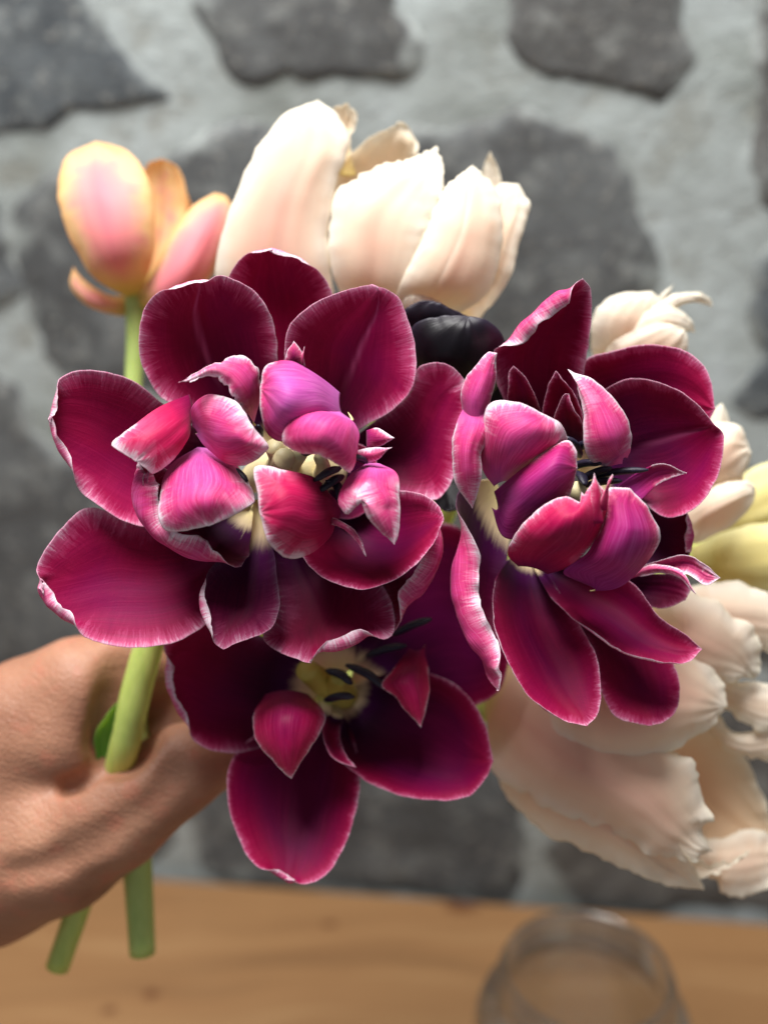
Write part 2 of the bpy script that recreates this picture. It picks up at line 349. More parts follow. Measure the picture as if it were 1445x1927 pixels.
def anther(root, D, p0, p1, r=1.3, fil=None):
    """dark anther between two points, on a filament"""
    q0 = np.array([p0[0], p0[1], D+p0[2]], float); q1 = np.array([p1[0], p1[1], D+p1[2]], float)
    mid = (q0+q1)/2+np.array([4, -5, -1.0])
    a = tube('stamen', [q0, mid, q1], [r*0.45, r*0.95, r, r*1.05, r, r*0.9, r*0.35], M['anther'], root, seg=10, n=16, flat=0.62)
    if fil:
        tube('filament', [np.array([fil[0], fil[1], D+fil[2]], float), q0*0.6+np.array([fil[0], fil[1], D+fil[2]])*0.4, q0*0.85+q1*0.15], [1.1, 0.9, 0.5], M['filament'], a_parent(root, a), seg=8, n=12)
    return a
def a_parent(root, a):
    return a
def stem(root, pts, rad, mat='stem'):
    return tube('stem', pts, rad, M[mat], root, seg=18, n=60)
def tulip(px, py, d, label, group=None):
    return empty('tulip', W((px, py, d)).tolist(), label, 'tulip', group)

# ==================================================================  SETTING: table and wall
def on_table(px, py, z=0.0):
    v = ray_dir(px, py); t = (z-CAM_H)/v[2]; return np.array([0, 0, CAM_H])+v*t
e0, e1 = on_table(330, 1641), on_table(1445, 1722)
wx = (e1-e0)/np.linalg.norm(e1-e0); wn = np.array([wx[1], -wx[0], 0.0])      # wall direction, wall normal to the viewer
WO = e0
def on_wall(px, py):
    v = ray_dir(px, py); c = np.array([0, 0, CAM_H]); t = np.dot(WO-c, wn)/np.dot(v, wn); p = c+v*t
    return np.dot(p-WO, wx), p[2]
def wall_pt(s, z, h): return WO + wx*s + np.array([0, 0, z]) + wn*h

def stone_material():
    t = NT('wall_stone'); oi = t.n('ShaderNodeObjectInfo').outputs['Random']; tc = t.n('ShaderNodeTexCoord').outputs['Object']
    n1 = t.noise(tc, 22, 5, 0.65); n2 = t.noise(tc, 160, 4, 0.7); n3 = t.noise(tc, 60, 4, 0.6)
    c = t.ramp(n1, [(0.25, srgb(44, 50, 54)), (0.45, srgb(64, 70, 75)), (0.6, srgb(84, 90, 94)), (0.8, srgb(112, 111, 103))])
    c = t.mix(t.math('MULTIPLY', t.ramp(n3, [(0.5, (0, 0, 0)), (0.7, (1, 1, 1))]), 0.5), c, srgb(138, 143, 142))
    c = t.mix(t.ramp(n2, [(0.55, (0, 0, 0)), (0.75, (0.55, 0.55, 0.55))]), c, srgb(186, 184, 176))
    c = t.mix(t.ramp(n2, [(0.22, (0.6, 0.6, 0.6)), (0.4, (0, 0, 0))]), c, srgb(40, 40, 42))
    c = t.mix(t.math('MULTIPLY', oi, 0.25), c, srgb(118, 102, 82))
    rim = t.sep(t.attr('rim'))[0]
    rm = t.math('ADD', rim, t.math('MULTIPLY', t.math('SUBTRACT', t.noise(tc, 34, 5, 0.7), 0.5), 0.95))
    mc = t.ramp(t.noise(tc, 30, 4), [(0.3, srgb(124, 129, 126)), (0.7, srgb(160, 166, 164))])
    c = t.mix(t.ramp(rm, [(0.78, (0, 0, 0)), (1.1, (0.95, 0.95, 0.95))]), c, mc)
    return t.finish(t.principled(c, 0.8, t.bump(t.math('ADD', n2, n3), 0.3, 0.003)))
def mortar_material():
    t = NT('wall_mortar'); tc = t.n('ShaderNodeTexCoord').outputs['Object']
    n1 = t.noise(tc, 9, 4, 0.6); n2 = t.noise(tc, 90, 5, 0.7); n3 = t.noise(tc, 30, 4, 0.6)
    c = t.ramp(n1, [(0.3, srgb(132, 138, 134)), (0.5, srgb(160, 167, 166)), (0.72, srgb(188, 197, 200))])
    c = t.mix(t.ramp(n3, [(0.3, (0.6, 0.6, 0.6)), (0.48, (0, 0, 0))]), c, srgb(122, 120, 110))
    n4 = t.noise(tc, 5.5, 4, 0.65)
    c = t.mix(t.ramp(n4, [(0.46, (0, 0, 0)), (0.7, (0.55, 0.55, 0.55))]), c, srgb(112, 116, 112))
    c = t.mix(t.ramp(n2, [(0.3, (0.3, 0.3, 0.3)), (0.5, (0, 0, 0))]), c, srgb(110, 108, 100))
    return t.finish(t.principled(c, 0.85, t.bump(t.math('ADD', n2, n3), 0.5, 0.004)))
M['stone'] = stone_material(); M['mortar'] = mortar_material()
wall = empty('stone_wall', WO.tolist(), 'rough grey stone wall with wide pale mortar joints behind the flowers', 'wall')
# mortar bed: uneven sheet with real depth
nx, nz = 150, 120; s0, s1, z0, z1 = -0.62, 0.85, -0.02, 0.95
V = []; F = []
for j in range(nz):
    for i in range(nx):
        s = s0+(s1-s0)*i/(nx-1); z = z0+(z1-z0)*j/(nz-1)
        h = 0.006*noise.noise((s*9, z*9, 3.3))+0.003*noise.noise((s*30, z*30, 1.3))+0.0015*noise.noise((s*70, z*70, 7))
        V.append(wall_pt(s, z, h*0.35-0.002))
for j in range(nz-1):
    for i in range(nx-1): a = j*nx+i; F.append((a, a+1, a+nx+1, a+nx))
nb = len(V)
for (s, z) in ((s0, z0), (s1, z0), (s1, z1), (s0, z1)): V.append(wall_pt(s, z, -0.12))
F.append((nb+3, nb+2, nb+1, nb))
mesh_obj('mortar', V, F, M['mortar'], wall)
STONES = [
    [(-330, -60), (60, -120), (175, 10), (215, 90), (300, 172), (250, 198), (120, 222), (40, 250), (-120, 270), (-360, 200)],
    [(345, -10), (420, -140), (700, -150), (752, 20), (792, 95), (755, 140), (640, 146), (560, 152), (470, 156), (415, 95)],
    [(945, -20), (990, -150), (1230, -160), (1282, 0), (1288, 120), (1275, 172), (1170, 168), (1060, 150), (1000, 128), (962, 88)],
    [(25, 370), (70, 335), (190, 330), (330, 285), (430, 235), (560, 262), (660, 300), (690, 420), (660, 580), (520, 660), (330, 730), (110, 720), (60, 620)],
    [(700, 300), (770, 245), (900, 228), (1060, 208), (1150, 262), (1205, 350), (1228, 440), (1222, 560), (1180, 620), (1050, 680), (860, 690), (740, 600), (705, 430)],
    [(1425, 40), (1470, -60), (1800, -80), (1850, 300), (1700, 420), (1440, 400), (1418, 230)],
    [(1425, 470), (1500, 450), (1820, 500), (1850, 760), (1500, 800), (1400, 782), (1380, 760), (1420, 690)],
    [(-350, 330), (-80, 320), (10, 400), (30, 560), (-20, 585), (-200, 590), (-380, 560)],
    [(-420, 640), (-120, 640), (20, 720), (90, 840), (250, 900), (420, 980), (430, 1130), (300, 1280), (60, 1300), (-200, 1260), (-430, 1000)],
    [(470, 780), (640, 760), (840, 800), (960, 850), (980, 1010), (880, 1180), (620, 1210), (480, 1100), (450, 920)],
    [(1030, 810), (1180, 780), (1330, 840), (1440, 870), (1640, 880), (1720, 1100), (1500, 1240), (1230, 1250), (1060, 1170), (1020, 980)],
    [(-420, 1350), (-100, 1345), (180, 1370), (300, 1420), (330, 1560), (250, 1650), (-100, 1640), (-400, 1600)],
    [(350, 1440), (470, 1310), (680, 1270), (860, 1290), (960, 1400), (1000, 1560), (960, 1690), (700, 1680), (420, 1665), (345, 1560)],
    [(1035, 1420), (1090, 1310), (1330, 1300), (1560, 1320), (1700, 1500), (1640, 1720), (1300, 1715), (1060, 1690)],
]
for si, poly in enumerate(STONES):
    pl = np.array([on_wall(*p) for p in poly]); c = pl.mean(0); pl = c+(pl-c)*1.13
    cl = np.vstack([pl, pl[:1]]); 
    # closed smooth outline with chipped unevenness
    K = 72; ext = np.vstack([pl[-2:], pl, pl[:3]]); ext3 = np.c_[ext, np.zeros(len(ext))]
    dens = resample(ext3, 600)[:, :2]
    d0 = np.abs(dens-pl[0]).sum(1)[:300].argmin(); d1 = 300+np.abs(dens-pl[0]).sum(1)[300:].argmin()
    loop = dens[d0:d1]; ii = np.linspace(0, len(loop)-1, K, endpoint=False).astype(int); loop = loop[ii]
    V = []; F = []; R_ = 13
    hh = 0.001+0.001*((si*37) % 10)/10
    for r in range(R_):
        f = 1-(r/(R_-1))**1.15
        for k in range(K):
            q = loop[k]; chip = 0.011*noise.noise((q[0]*40, q[1]*40, si*3.0))+0.003*noise.noise((q[0]*110, q[1]*110, si))
            d = (q-c); d = d*(1+chip/np.linalg.norm(d))
            p = c+d*f
            prof = (1-f)**0.5 if f > 0.8 else 0.45+0.55*(1-(f/0.8)**2.2)
            prof = sstep(np.array(1-f), 0, 0.22)*0.75+0.25*(1-f*f)
            h = -0.005+ (hh+0.005)*float(prof) + (0.0012*noise.noise((p[0]*14, p[1]*14, si*5))+0.0008*noise.noise((p[0]*45, p[1]*45, si*2))+0.0005*noise.noise((p[0]*120, p[1]*120, si)))*float(sstep(np.array(1-f), 0, 0.15))
            V.append(wall_pt(p[0], p[1], h))
    for r in range(R_-1):
        for k in range(K):
            k2 = (k+1) % K; F.append((r*K+k, r*K+k2, (r+1)*K+k2, (r+1)*K+k))
    o = mesh_obj('stone', V, F, M['stone'], wall)
    at = o.data.attributes.new('rim', 'FLOAT_VECTOR', 'POINT')
    at.data.foreach_set('vector', np.repeat([1-(r/(R_-1))**1.15 for r in range(R_)], K)[:, None].repeat(3, 1).astype('f').ravel())

def wood_material():
    t = NT('table_wood'); tc = t.n('ShaderNodeTexCoord').outputs['Object']; x, y, z = t.sep(tc)
    warp = t.noise(tc, 5, 2); xw = t.math('MULTIPLY_ADD', x, 3.0, 0.0)
    g = t.noise(t.vec(xw, t.math('MULTIPLY_ADD', warp, 3.0, t.math('MULTIPLY', y, 42.0)), z), 1.0, 4, 0.6)
    f = t.noise(t.vec(t.math('MULTIPLY', x, 14.0), t.math('MULTIPLY', y, 420.0), z), 1.0, 3, 0.6)
    big = t.noise(tc, 7, 3)
    c = t.ramp(g, [(0.25, srgb(116, 86, 56)), (0.5, srgb(136, 102, 67)), (0.75, srgb(150, 117, 80))])
    c = t.mix(t.math('MULTIPLY', big, 0.35), c, srgb(126, 86, 54))
    c = t.mix(t.math('MULTIPLY', t.math('SUBTRACT', f, 0.45, clamp=True), 0.9), c, srgb(104, 62, 32))
    for (kx, ky, r) in KN:
        dx = t.math('MULTIPLY', t.math('SUBTRACT', x, kx), 1/(r*1.7)); dy = t.math('MULTIPLY', t.math('SUBTRACT', y, ky), 1/r)
        d = t.math('SQRT', t.math('ADD', t.math('MULTIPLY', dx, dx), t.math('MULTIPLY', dy, dy)))
        d = t.math('ADD', d, t.math('MULTIPLY', t.math('SUBTRACT', t.noise(tc, 90, 2), 0.5), 0.9))
        c = t.mix(t.ramp(d, [(0.25, (0.85, 0.85, 0.85)), (1.0, (0, 0, 0))]), c, srgb(82, 44, 22))
    return t.finish(t.principled(c, 0.42, t.bump(t.math('ADD', g, f), 0.12, 0.001), **{'Specular IOR Level': 0.4}))
tab = empty('table', (WO+np.array([0.2, -0.25, 0])).tolist(), 'brown knotted wooden table top pushed against the stone wall', 'table')
KN = []
for (px, py, r) in ((868, 1706, 0.010), (205, 1902, 0.0045), (285, 1872, 0.005), (620, 1740, 0.004)):
    p = on_table(px, py)-np.array(tab.location); KN.append((p[0], p[1], r))
M['wood'] = wood_material()
def box_obj(name, cs, mat, parent, bev=0.002):
    o = mesh_obj(name, cs, [(0, 1, 2, 3), (7, 6, 5, 4), (0, 4, 5, 1), (1, 5, 6, 2), (2, 6, 7, 3), (3, 7, 4, 0)], mat, parent, smooth=False)
    b = o.modifiers.new('bevel', 'BEVEL'); b.width = bev; b.segments = 3
    return o
def slab(s_a, s_b, d_a, d_b, zt, zb):
    f = lambda s, d, z: WO+wx*s+wn*d+np.array([0, 0, z])
    return [f(s_a, d_a, zb), f(s_b, d_a, zb), f(s_b, d_b, zb), f(s_a, d_b, zb), f(s_a, d_a, zt), f(s_b, d_a, zt), f(s_b, d_b, zt), f(s_a, d_b, zt)]
box_obj('board', slab(-0.6, 0.85, 0.008, 0.50, 0, -0.03), M['wood'], tab)

# ==================================================================  TULIPS
# ---- A: the large wide-open burgundy tulip on the left
A = tulip(555, 875, 332, 'wide-open burgundy tulip with curled pink inner petals, largest bloom, on the left', 'burgundy white-edged tulips')
D = 300
def a(*args, **kw): return petal(A, D, *args, **kw)
# outer petals
a([(545,850,30),(458,720,24),(424,590,19),(430,520,15),(465,476,12),(512,459,10)], [(545,850,30),(535,720,29),(525,600,24),(518,520,18),(512,459,10)],
  [(548,850,30),(618,720,24),(634,610,19),(618,538,15),(575,484,12),(512,459,10)], curl=[(.86,1.22,3.5,150,1)])
a([(525,850,28),(400,800,16),(300,745,8),(266,685,4),(261,620,2),(277,568,1),(315,538,0),(360,523,0),(385,519,0)], [(525,850,30),(440,770,24),(385,660,15),(368,580,7),(385,519,0)],
  [(530,850,28),(530,780,18),(524,690,10),(519,620,6),(498,568,3),(460,534,1),(420,518,0),(385,519,0)], rib=-.55, cb=10, curl=[(.84,1.06,3,160,1)])
a([(600,860,28),(570,790,14),(543,735,8),(534,660,5),(547,608,3),(600,566,1),(655,545,0),(700,534,0)], [(600,860,30),(640,750,18),(680,650,9),(712,575,3),(712,540,0)],
  [(610,860,28),(690,800,14),(752,762,8),(779,722,5),(781,645,4),(766,598,3),(752,562,2),(725,543,1),(700,534,0)], rib=-.6)
a([(625,860,30),(700,795,20),(765,745,16),(787,692,13),(820,681,11),(850,689,10),(876,715,9)], [(630,870,30),(720,840,24),(800,790,18),(876,715,9)],
  [(630,885,30),(700,910,22),(770,932,17),(822,940,14),(852,900,12),(868,830,10),(880,750,9),(876,715,9)])
a([(450,870,28),(360,800,18),(295,750,11),(250,716,8),(200,700,5),(150,696,4),(110,712,2),(88,742,1),(76,790,1)], [(450,890,30),(340,860,22),(230,830,14),(150,810,8),(76,790,1)],
  [(450,920,28),(340,978,14),(280,992,9),(230,978,6),(165,938,4),(112,878,2),(86,832,1),(76,790,1)], curl=[(.80,1.30,6.5,185,1)])
a([(470,940,26),(340,985,18),(240,975,13),(165,955,9),(112,998,5),(72,1058,2),(57,1112,1)], [(475,970,28),(370,1040,20),(250,1090,13),(140,1115,7),(57,1112,1)],
  [(480,1000,26),(430,1130,13),(376,1184,8),(320,1211,5),(240,1219,3),(150,1196,2),(88,1156,1),(57,1112,1)], fr=1.3, curl=[(.90,1.24,7,185,1)])
a([(478,940,22),(455,1010,12),(392,1072,5),(368,1110,2),(376,1165,0),(396,1208,-1),(420,1223,-1)], [(490,940,24),(480,1030,17),(450,1120,9),(435,1185,3),(420,1223,-1)],
  [(500,940,22),(513,1030,12),(522,1095,6),(526,1150,2),(510,1186,0),(472,1202,-1),(440,1214,-1),(420,1223,-1)], cb=17, fr=1.5, curl=[(.5,.98,4.5,160,1)])
a([(500,950,26),(505,1060,18),(520,1150,12),(494,1200,7),(530,1230,5),(585,1250,4)], [(520,950,28),(560,1060,22),(600,1150,14),(615,1210,8),(585,1250,4)],
  [(560,960,26),(640,1050,18),(715,1095,12),(742,1150,8),(737,1196,6),(700,1213,5),(640,1240,4),(585,1250,4)], rib=.4, cb=14, fr=1.5, curl=[(.98,1.30,8,190,1)])
a([(640,960,22),(590,1010,12),(568,1040,4),(600,1082,0),(650,1105,-2),(700,1108,-3),(760,1080,-4),(808,1032,-4),(836,978,-4)], [(650,950,24),(670,1000,20),(710,1020,16),(770,1005,9),(836,978,-4)],
  [(650,930,22),(700,915,16),(752,922,10),(802,932,3),(828,955,-1),(836,978,-4)], cb=4, fr=.7)
a([(680,1000,26),(695,1060,20),(722,1110,15),(736,1155,11),(736,1192,8)], [(700,990,27),(765,1050,20),(778,1110,14),(736,1192,8)],
  [(760,960,22),(842,975,10),(850,1030,5),(832,1095,4),(788,1152,6),(736,1192,8)], curl=[(1.02,1.85,11,170,1)])
# inner petals
a([(470,945,18),(380,895,9),(300,876,0),(250,866,-5),(230,884,-8)], [(472,955,20),(400,965,16),(325,970,11),(270,945,4),(230,884,-8)],
  [(476,965,18),(470,1020,9),(462,1066,0),(400,1076,-5),(330,1052,-9),(270,1012,-10),(240,950,-10),(230,884,-8)], cb=8, ruf=1.3, curl=[(.82,1.75,11,175,1)])
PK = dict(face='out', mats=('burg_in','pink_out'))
a([(372,842,8),(318,880,-2),(300,935,-8),(299,975,-12),(310,998,-12),(345,1000,-13),(392,990,-14)], [(400,845,6),(385,890,-10),(385,940,-17),(392,990,-14)],
  [(395,845,8),(450,885,-2),(476,925,-6),(480,945,-10),(460,958,-13),(430,974,-14),(392,990,-14)], vf=.45, wave=.35, fr=1.5, **PK)
a([(356,742,6),(305,765,-2),(255,798,-8),(209,836,-12),(230,852,-13),(255,868,-13)], [(362,770,6),(320,800,-8),(285,835,-13),(255,868,-13)],
  [(360,795,6),(350,830,-4),(318,872,-8),(288,891,-10),(272,880,-12),(255,868,-13)], vf=.55, fr=1.6, face='out', mats=('burg_in','red_out'), wave=.3)
a([(476,800,6),(492,745,-3),(486,692,-7),(452,667,-9),(400,684,-10),(360,705,-11),(335,720,-11)], [(478,800,4),(470,755,-9),(455,715,-13),(410,692,-13),(335,720,-11)],
  [(482,802,5),(462,775,-6),(436,752,-12),(420,722,-12),(395,706,-12),(365,718,-12),(335,720,-11)], vf=.3, fr=.8, jag=2.0, jagv=.4, **PK)
a([(362,800,6),(362,765,-3),(392,742,-8),(440,752,-12),(458,770,-14),(478,805,-15)], [(372,815,4),(400,805,-12),(440,810,-17),(478,805,-15)],
  [(368,815,6),(392,845,-3),(430,872,-7),(470,872,-9),(498,852,-12),(506,842,-13),(490,820,-14),(478,805,-15)], vf=.55, fr=1.1, **PK)
# caterpillar-like folded centre petal: two lobes
a([(640,740,6),(590,700,-4),(540,678,-10),(500,690,-12),(489,730,-12)], [(640,770,2),(590,750,-15),(540,745,-20),(489,730,-12)],
  [(655,800,6),(600,800,-8),(560,810,-12),(530,830,-8),(503,815,-10),(490,770,-12),(489,730,-12)], vf=.75, fr=.45, **PK)
a([(640,775,-2),(580,778,-13),(545,795,-16),(530,832,-14),(560,850,-15),(600,856,-16)], [(665,790,-4),(620,800,-22),(590,830,-22),(600,856,-16)],
  [(655,775,0),(672,815,-8),(668,850,-12),(660,890,-13),(635,872,-15),(600,856,-16)], vf=.62, fr=1.1, jag=.8, **PK)
a([(625,935,8),(590,900,-5),(545,886,-12),(480,879,-15),(484,930,-17),(488,965,-17)], [(640,965,8),(590,960,-13),(535,960,-20),(488,965,-17)],
  [(632,985,8),(615,1015,-3),(580,1043,-8),(540,1050,-12),(505,1020,-16),(488,965,-17)], vf=.5, face='out', mats=('burg_in','red_out'), wave=.4)
a([(690,872,2),(655,900,-8),(637,945,-13),(652,968,-14),(664,960,-14),(672,925,-15),(690,970,-15),(742,1025,-14)], [(705,872,0),(700,915,-15),(708,960,-18),(742,1025,-14)],
  [(715,873,2),(748,895,-7),(753,950,-11),(750,1000,-13),(742,1025,-14)], vf=.45, fr=1.4, **PK)
a([(585,900,26),(600,860,20),(650,830,17),(700,850,15),(712,900,14)], 3, [(590,930,26),(620,970,20),(670,975,17),(705,940,15),(712,900,14)], fr=.3, cb=7)
# slender petaloids
for Lp, Rp in (([(690,810,2),(710,806,0),(742,824,-4)], [(690,842,2),(715,840,0),(742,824,-4)]),
               ([(660,850,0),(700,842,-4),(738,842,-6)], [(660,868,0),(705,868,-4),(738,842,-6)]),
               ([(535,685,-4),(540,660,-5),(553,641,-6)], [(570,690,-4),(570,665,-5),(553,641,-6)]),
               ([(566,690,-4),(566,670,-5),(573,652,-6)], [(575,692,-4),(574,672,-5),(573,652,-6)]),
               ([(600,965,4),(650,985,-5),(680,1015,-8),(689,1047,-8)], [(600,985,4),(645,995,-5),(670,1020,-8),(689,1047,-8)])):
    a(Lp, -1.5, Rp, name='petaloid', fr=.5, cb=2, nu=13, nv=21, wave=.2, **{**PK, 'mats': ('burg_in','magenta_out')})
for pts, r in (([(520,895,300+14),(530,865,300+3),(512,838,300-3)], [5,4,2.4]), ([(535,895,300+14),(545,870,300+3),(566,852,300-3)], [5,4,2.2]), ([(540,900,314),(532,868,300),(536,862,295)], [5,4,3]),
               ([(600,905,316),(608,875,302),(600,860,298)], [3,2.4,1.6])):
    tube('pistil', pts, r, M['pistil'], A, n=14)
tube('pistil', [(470,905,322),(520,880,316),(580,884,316),(640,895,322)], [4,7,7,4], M['pistil'], A, n=16)
for p0, p1 in (((640,880,-2),(590,905,-7)), ((645,895,0),(600,925,-6)), ((625,900,2),(640,945,-6)), ((480,835,2),(486,800,-6)), ((420,880,2),(465,905,-6)), ((560,860,0),(600,848,-5)), ((640,930,6),(615,905,-6)), ((690,870,-2),(650,862,-7))):
    anther(A, D, p0, p1, 1.5, (545, 885, 20))
stem(A, [(555,890,330),(520,980,345),(400,1120,352),(300,1180,352),(262,1280,350),(238,1390,351),(205,1520,365),(150,1700,372),(108,1822,374)], [5.5,5,5,5,5.1,5.1,4.6,4.3,4.2])

# ---- B: the burgundy tulip on the right
B = tulip(1070, 925, 336, 'open burgundy tulip with black stamens and a tall upright back petal, on the right', 'burgundy white-edged tulips')
D = 304
def b(*args, **kw): return petal(B, D, *args, **kw)
b([(1010,880,28),(955,770,17),(926,665,8),(962,608,3),(1012,560,0),(1060,527,-1),(1096,522,-1)], [(1030,880,30),(1025,760,23),(1040,650,15),(1070,575,7),(1096,522,-1)],
  [(1060,880,28),(1085,760,17),(1106,660,8),(1113,590,3),(1112,545,0),(1096,522,-1)], curl=[(.52,1.02,8.5,185,1)])
b([(1080,880,30),(1085,740,24),(1100,680,20),(1150,660,16),(1220,648,12),(1290,660,9),(1332,700,7),(1346,770,7)], [(1090,890,32),(1150,820,28),(1230,770,21),(1346,770,7)],
  [(1110,900,30),(1180,870,24),(1250,850,18),(1310,830,13),(1346,770,7)], fr=.6)
b([(1090,890,26),(1105,790,16),(1140,732,10),(1190,712,7),(1250,722,3),(1310,760,0),(1345,800,-1)], [(1100,905,28),(1165,858,21),(1250,826,13),(1310,810,6),(1345,800,-1)],
  [(1105,925,26),(1160,945,16),(1205,940,11),(1250,972,6),(1305,960,2),(1345,910,0),(1363,850,-1),(1361,815,-1),(1345,800,-1)], rib=-.8, fr=.7)
b([(1150,925,16),(1200,890,8),(1245,871,3),(1292,890,2)], 1.5, [(1160,945,16),(1195,945,10),(1240,910,6),(1292,890,2)], fr=.4, vf=.6, cb=4, name='petaloid', mats=('magenta_out','magenta_out'), nv=25)
b([(1150,1000,26),(1200,965,18),(1290,955,14),(1312,990,13),(1308,1040,14)], 3, [(1150,1040,26),(1200,1060,20),(1270,1065,16),(1308,1040,14)], fr=.5, curl=[(.6,1.1,5,160,1)])
b([(1160,1070,20),(1210,1062,10),(1290,1046,3),(1330,1062,0),(1356,1088,-1)], 3, [(1160,1095,20),(1230,1080,9),(1290,1080,3),(1330,1102,0),(1356,1088,-1)], fr=.7, mats=('magenta_out','pink_out'), cb=4)
b([(1180,1075,12),(1240,1062,2),(1285,1075,-4),(1309,1118,-6)], -2, [(1180,1090,12),(1240,1078,2),(1275,1088,-4),(1309,1118,-6)], fr=.5, name='petaloid', face='out', nv=25, nu=15, cb=2)
b([(1130,1050,24),(1200,1080,16),(1270,1080,12),(1300,1100,11),(1290,1130,11)], 3, [(1120,1090,24),(1180,1130,17),(1245,1145,13),(1290,1130,11)], fr=.7)
b([(1000,1040,22),(1100,1060,14),(1190,1098,8),(1240,1160,4),(1290,1194,1),(1321,1222,0)], [(1000,1055,24),(1080,1120,17),(1180,1175,10),(1321,1222,0)],
  [(1000,1060,22),(1045,1135,9),(1108,1192,3),(1180,1234,0),(1240,1250,-1),(1292,1250,-1),(1321,1222,0)], fr=.55, cb=6, curl=[(1.0,1.75,1.6,110,1)])
b([(975,1030,22),(930,1095,9),(925,1170,3),(946,1240,0),(990,1310,-2),(1050,1356,-3),(1105,1368,-3)], [(990,1040,24),(1010,1150,17),(1050,1260,8),(1105,1368,-3)],
  [(1005,1040,22),(1085,1165,11),(1120,1230,4),(1131,1290,0),(1126,1345,-2),(1105,1368,-3)], fr=.6, cb=7, curl=[(.2,1.05,1.6,110,1)])
b([(1040,1080,26),(1105,1210,18),(1130,1300,13),(1160,1350,10),(1220,1367,9)], [(1060,1090,28),(1150,1200,22),(1210,1290,15),(1235,1350,10),(1220,1367,9)],
  [(1110,1100,26),(1200,1160,19),(1262,1240,14),(1279,1290,11),(1272,1340,9),(1248,1360,9),(1220,1367,9)], rib=.5, fr=.55)
b([(930,900,22),(870,915,10),(846,985,2),(829,1080,-2),(834,1150,-3),(866,1230,-3),(900,1288,-2),(922,1306,-1)], [(945,930,24),(918,1040,20),(905,1140,14),(912,1230,6),(922,1306,-1)],
  [(965,960,22),(950,1080,20),(935,1170,16),(940,1240,9),(932,1290,2),(922,1306,-1)], cb=13, curl=[(.25,1.08,14,185,1)])
# inner petals
b([(872,800,-2),(868,735,-5),(892,690,-8),(918,661,-9),(935,664,-9)], [(890,800,-8),(896,745,-12),(912,700,-12),(935,664,-9)],
  [(922,790,-2),(918,770,-5),(926,740,-7),(933,700,-8),(935,664,-9)], vf=.2, fr=1.0, **PK)
b([(880,755,-3),(858,800,-6),(849,860,-8),(860,915,-8),(889,957,-7)], [(900,760,-5),(886,820,-14),(882,880,-14),(889,957,-7)],
  [(918,765,-4),(926,800,-8),(908,850,-10),(906,900,-10),(889,957,-7)], vf=.25, fr=1.1, **PK)
b([(930,915,2),(908,880,-5),(908,810,-10),(924,757,-12),(975,758,-14),(1030,782,-15)], [(945,905,-2),(965,850,-17),(995,800,-20),(1030,782,-15)],
  [(960,905,2),(1010,870,-8),(1068,830,-10),(1055,800,-14),(1030,782,-15)], vf=.42, fr=1.5, wave=.3, **PK)
b([(930,925,4),(985,880,-12),(1035,845,-14),(1066,829,-14),(1083,848,-14),(1086,880,-14)], [(935,960,4),(990,930,-17),(1045,900,-20),(1086,880,-14)],
  [(925,955,4),(950,1010,0),(1000,1005,-4),(1045,970,-8),(1072,930,-12),(1086,880,-14)], vf=.5, fr=.7, wave=.3, face='out', mats=('burg_in','magenta_out'))
b([(975,1065,2),(955,1040,-8),(975,995,-14),(1015,958,-18),(1060,934,-20),(1092,945,-20)], [(1010,1070,0),(1030,1020,-19),(1060,975,-24),(1092,945,-20)],
  [(1030,1080,4),(1080,1062,-6),(1125,1010,-12),(1146,950,-16),(1120,905,-18),(1092,945,-20)], vf=.3, fr=.75, wave=.3, face='out', mats=('burg_in','red_out'))
b([(1080,1090,6),(1060,1075,-2),(1105,1040,-10),(1138,970,-15),(1145,918,-16),(1185,918,-16)], [(1120,1110,2),(1140,1050,-17),(1165,980,-21),(1185,918,-16)],
  [(1110,1112,6),(1165,1105,-3),(1215,1060,-9),(1241,1015,-12),(1222,960,-14),(1185,918,-16)], vf=.55, fr=.8, wave=.35, face='out', mats=('burg_in','magenta_out'))
for Lp, Rp in (([(1095,985,-19),(1090,950,-20),(1094,925,-20)], [(1120,990,-19),(1112,950,-20),(1094,925,-20)]),
               ([(1110,985,-20),(1110,930,-21),(1118,890,-21)], [(1135,985,-19),(1132,930,-20),(1118,890,-21)]),
               ([(1125,960,-20),(1134,925,-21),(1153,893,-20)], [(1140,960,-19),(1146,920,-20),(1153,893,-20)])):
    b(Lp, -1.5, Rp, name='petaloid', fr=.35, cb=2, nu=13, nv=21, wave=.2, face='out', mats=('burg_in','red_out'))
b([(1170,872,2),(1120,872,-8),(1100,840,-12),(1097,780,-12),(1085,725,-10),(1068,694,-8)], [(1175,860,0),(1150,830,-16),(1125,770,-16),(1068,694,-8)],
  [(1180,862,2),(1188,825,-7),(1170,772,-9),(1125,722,-9),(1068,694,-8)], vf=.15, fr=1.3, **PK)
b([(1020,830,14),(1022,770,8),(1036,715,3),(1046,698,2)], 4, [(1100,850,12),(1100,790,5),(1075,735,2),(1062,718,1),(1046,698,2)], fr=.3, cb=3)
b([(1030,850,12),(1040,790,4),(1062,742,0),(1070,741,0)], 3, [(1095,850,10),(1098,800,2),(1082,770,0),(1070,741,0)], fr=.35, cb=3)
b([(950,800,16),(955,740,8),(958,700,5),(966,688,4)], 2, [(1025,800,14),(1008,750,6),(988,710,4),(966,688,4)], fr=.3, cb=3)
for p0, p1 in (((1090,905,0),(1150,880,-8)), ((1100,900,0),(1220,884,-7)), ((1070,880,2),(1130,872,-9)), ((1090,860,4),(1065,822,-3)), ((1080,845,4),(1120,835,-4)), ((1080,890,2),(1100,912,-9)), ((1100,915,0),(1170,905,-7))):
    anther(B, D, p0, p1, 1.7, (1070, 915, 22))
tube('pistil', [(1050,960,330),(1070,935,308),(1085,925,298)], [5,4,3], M['pistil'], B, n=14)
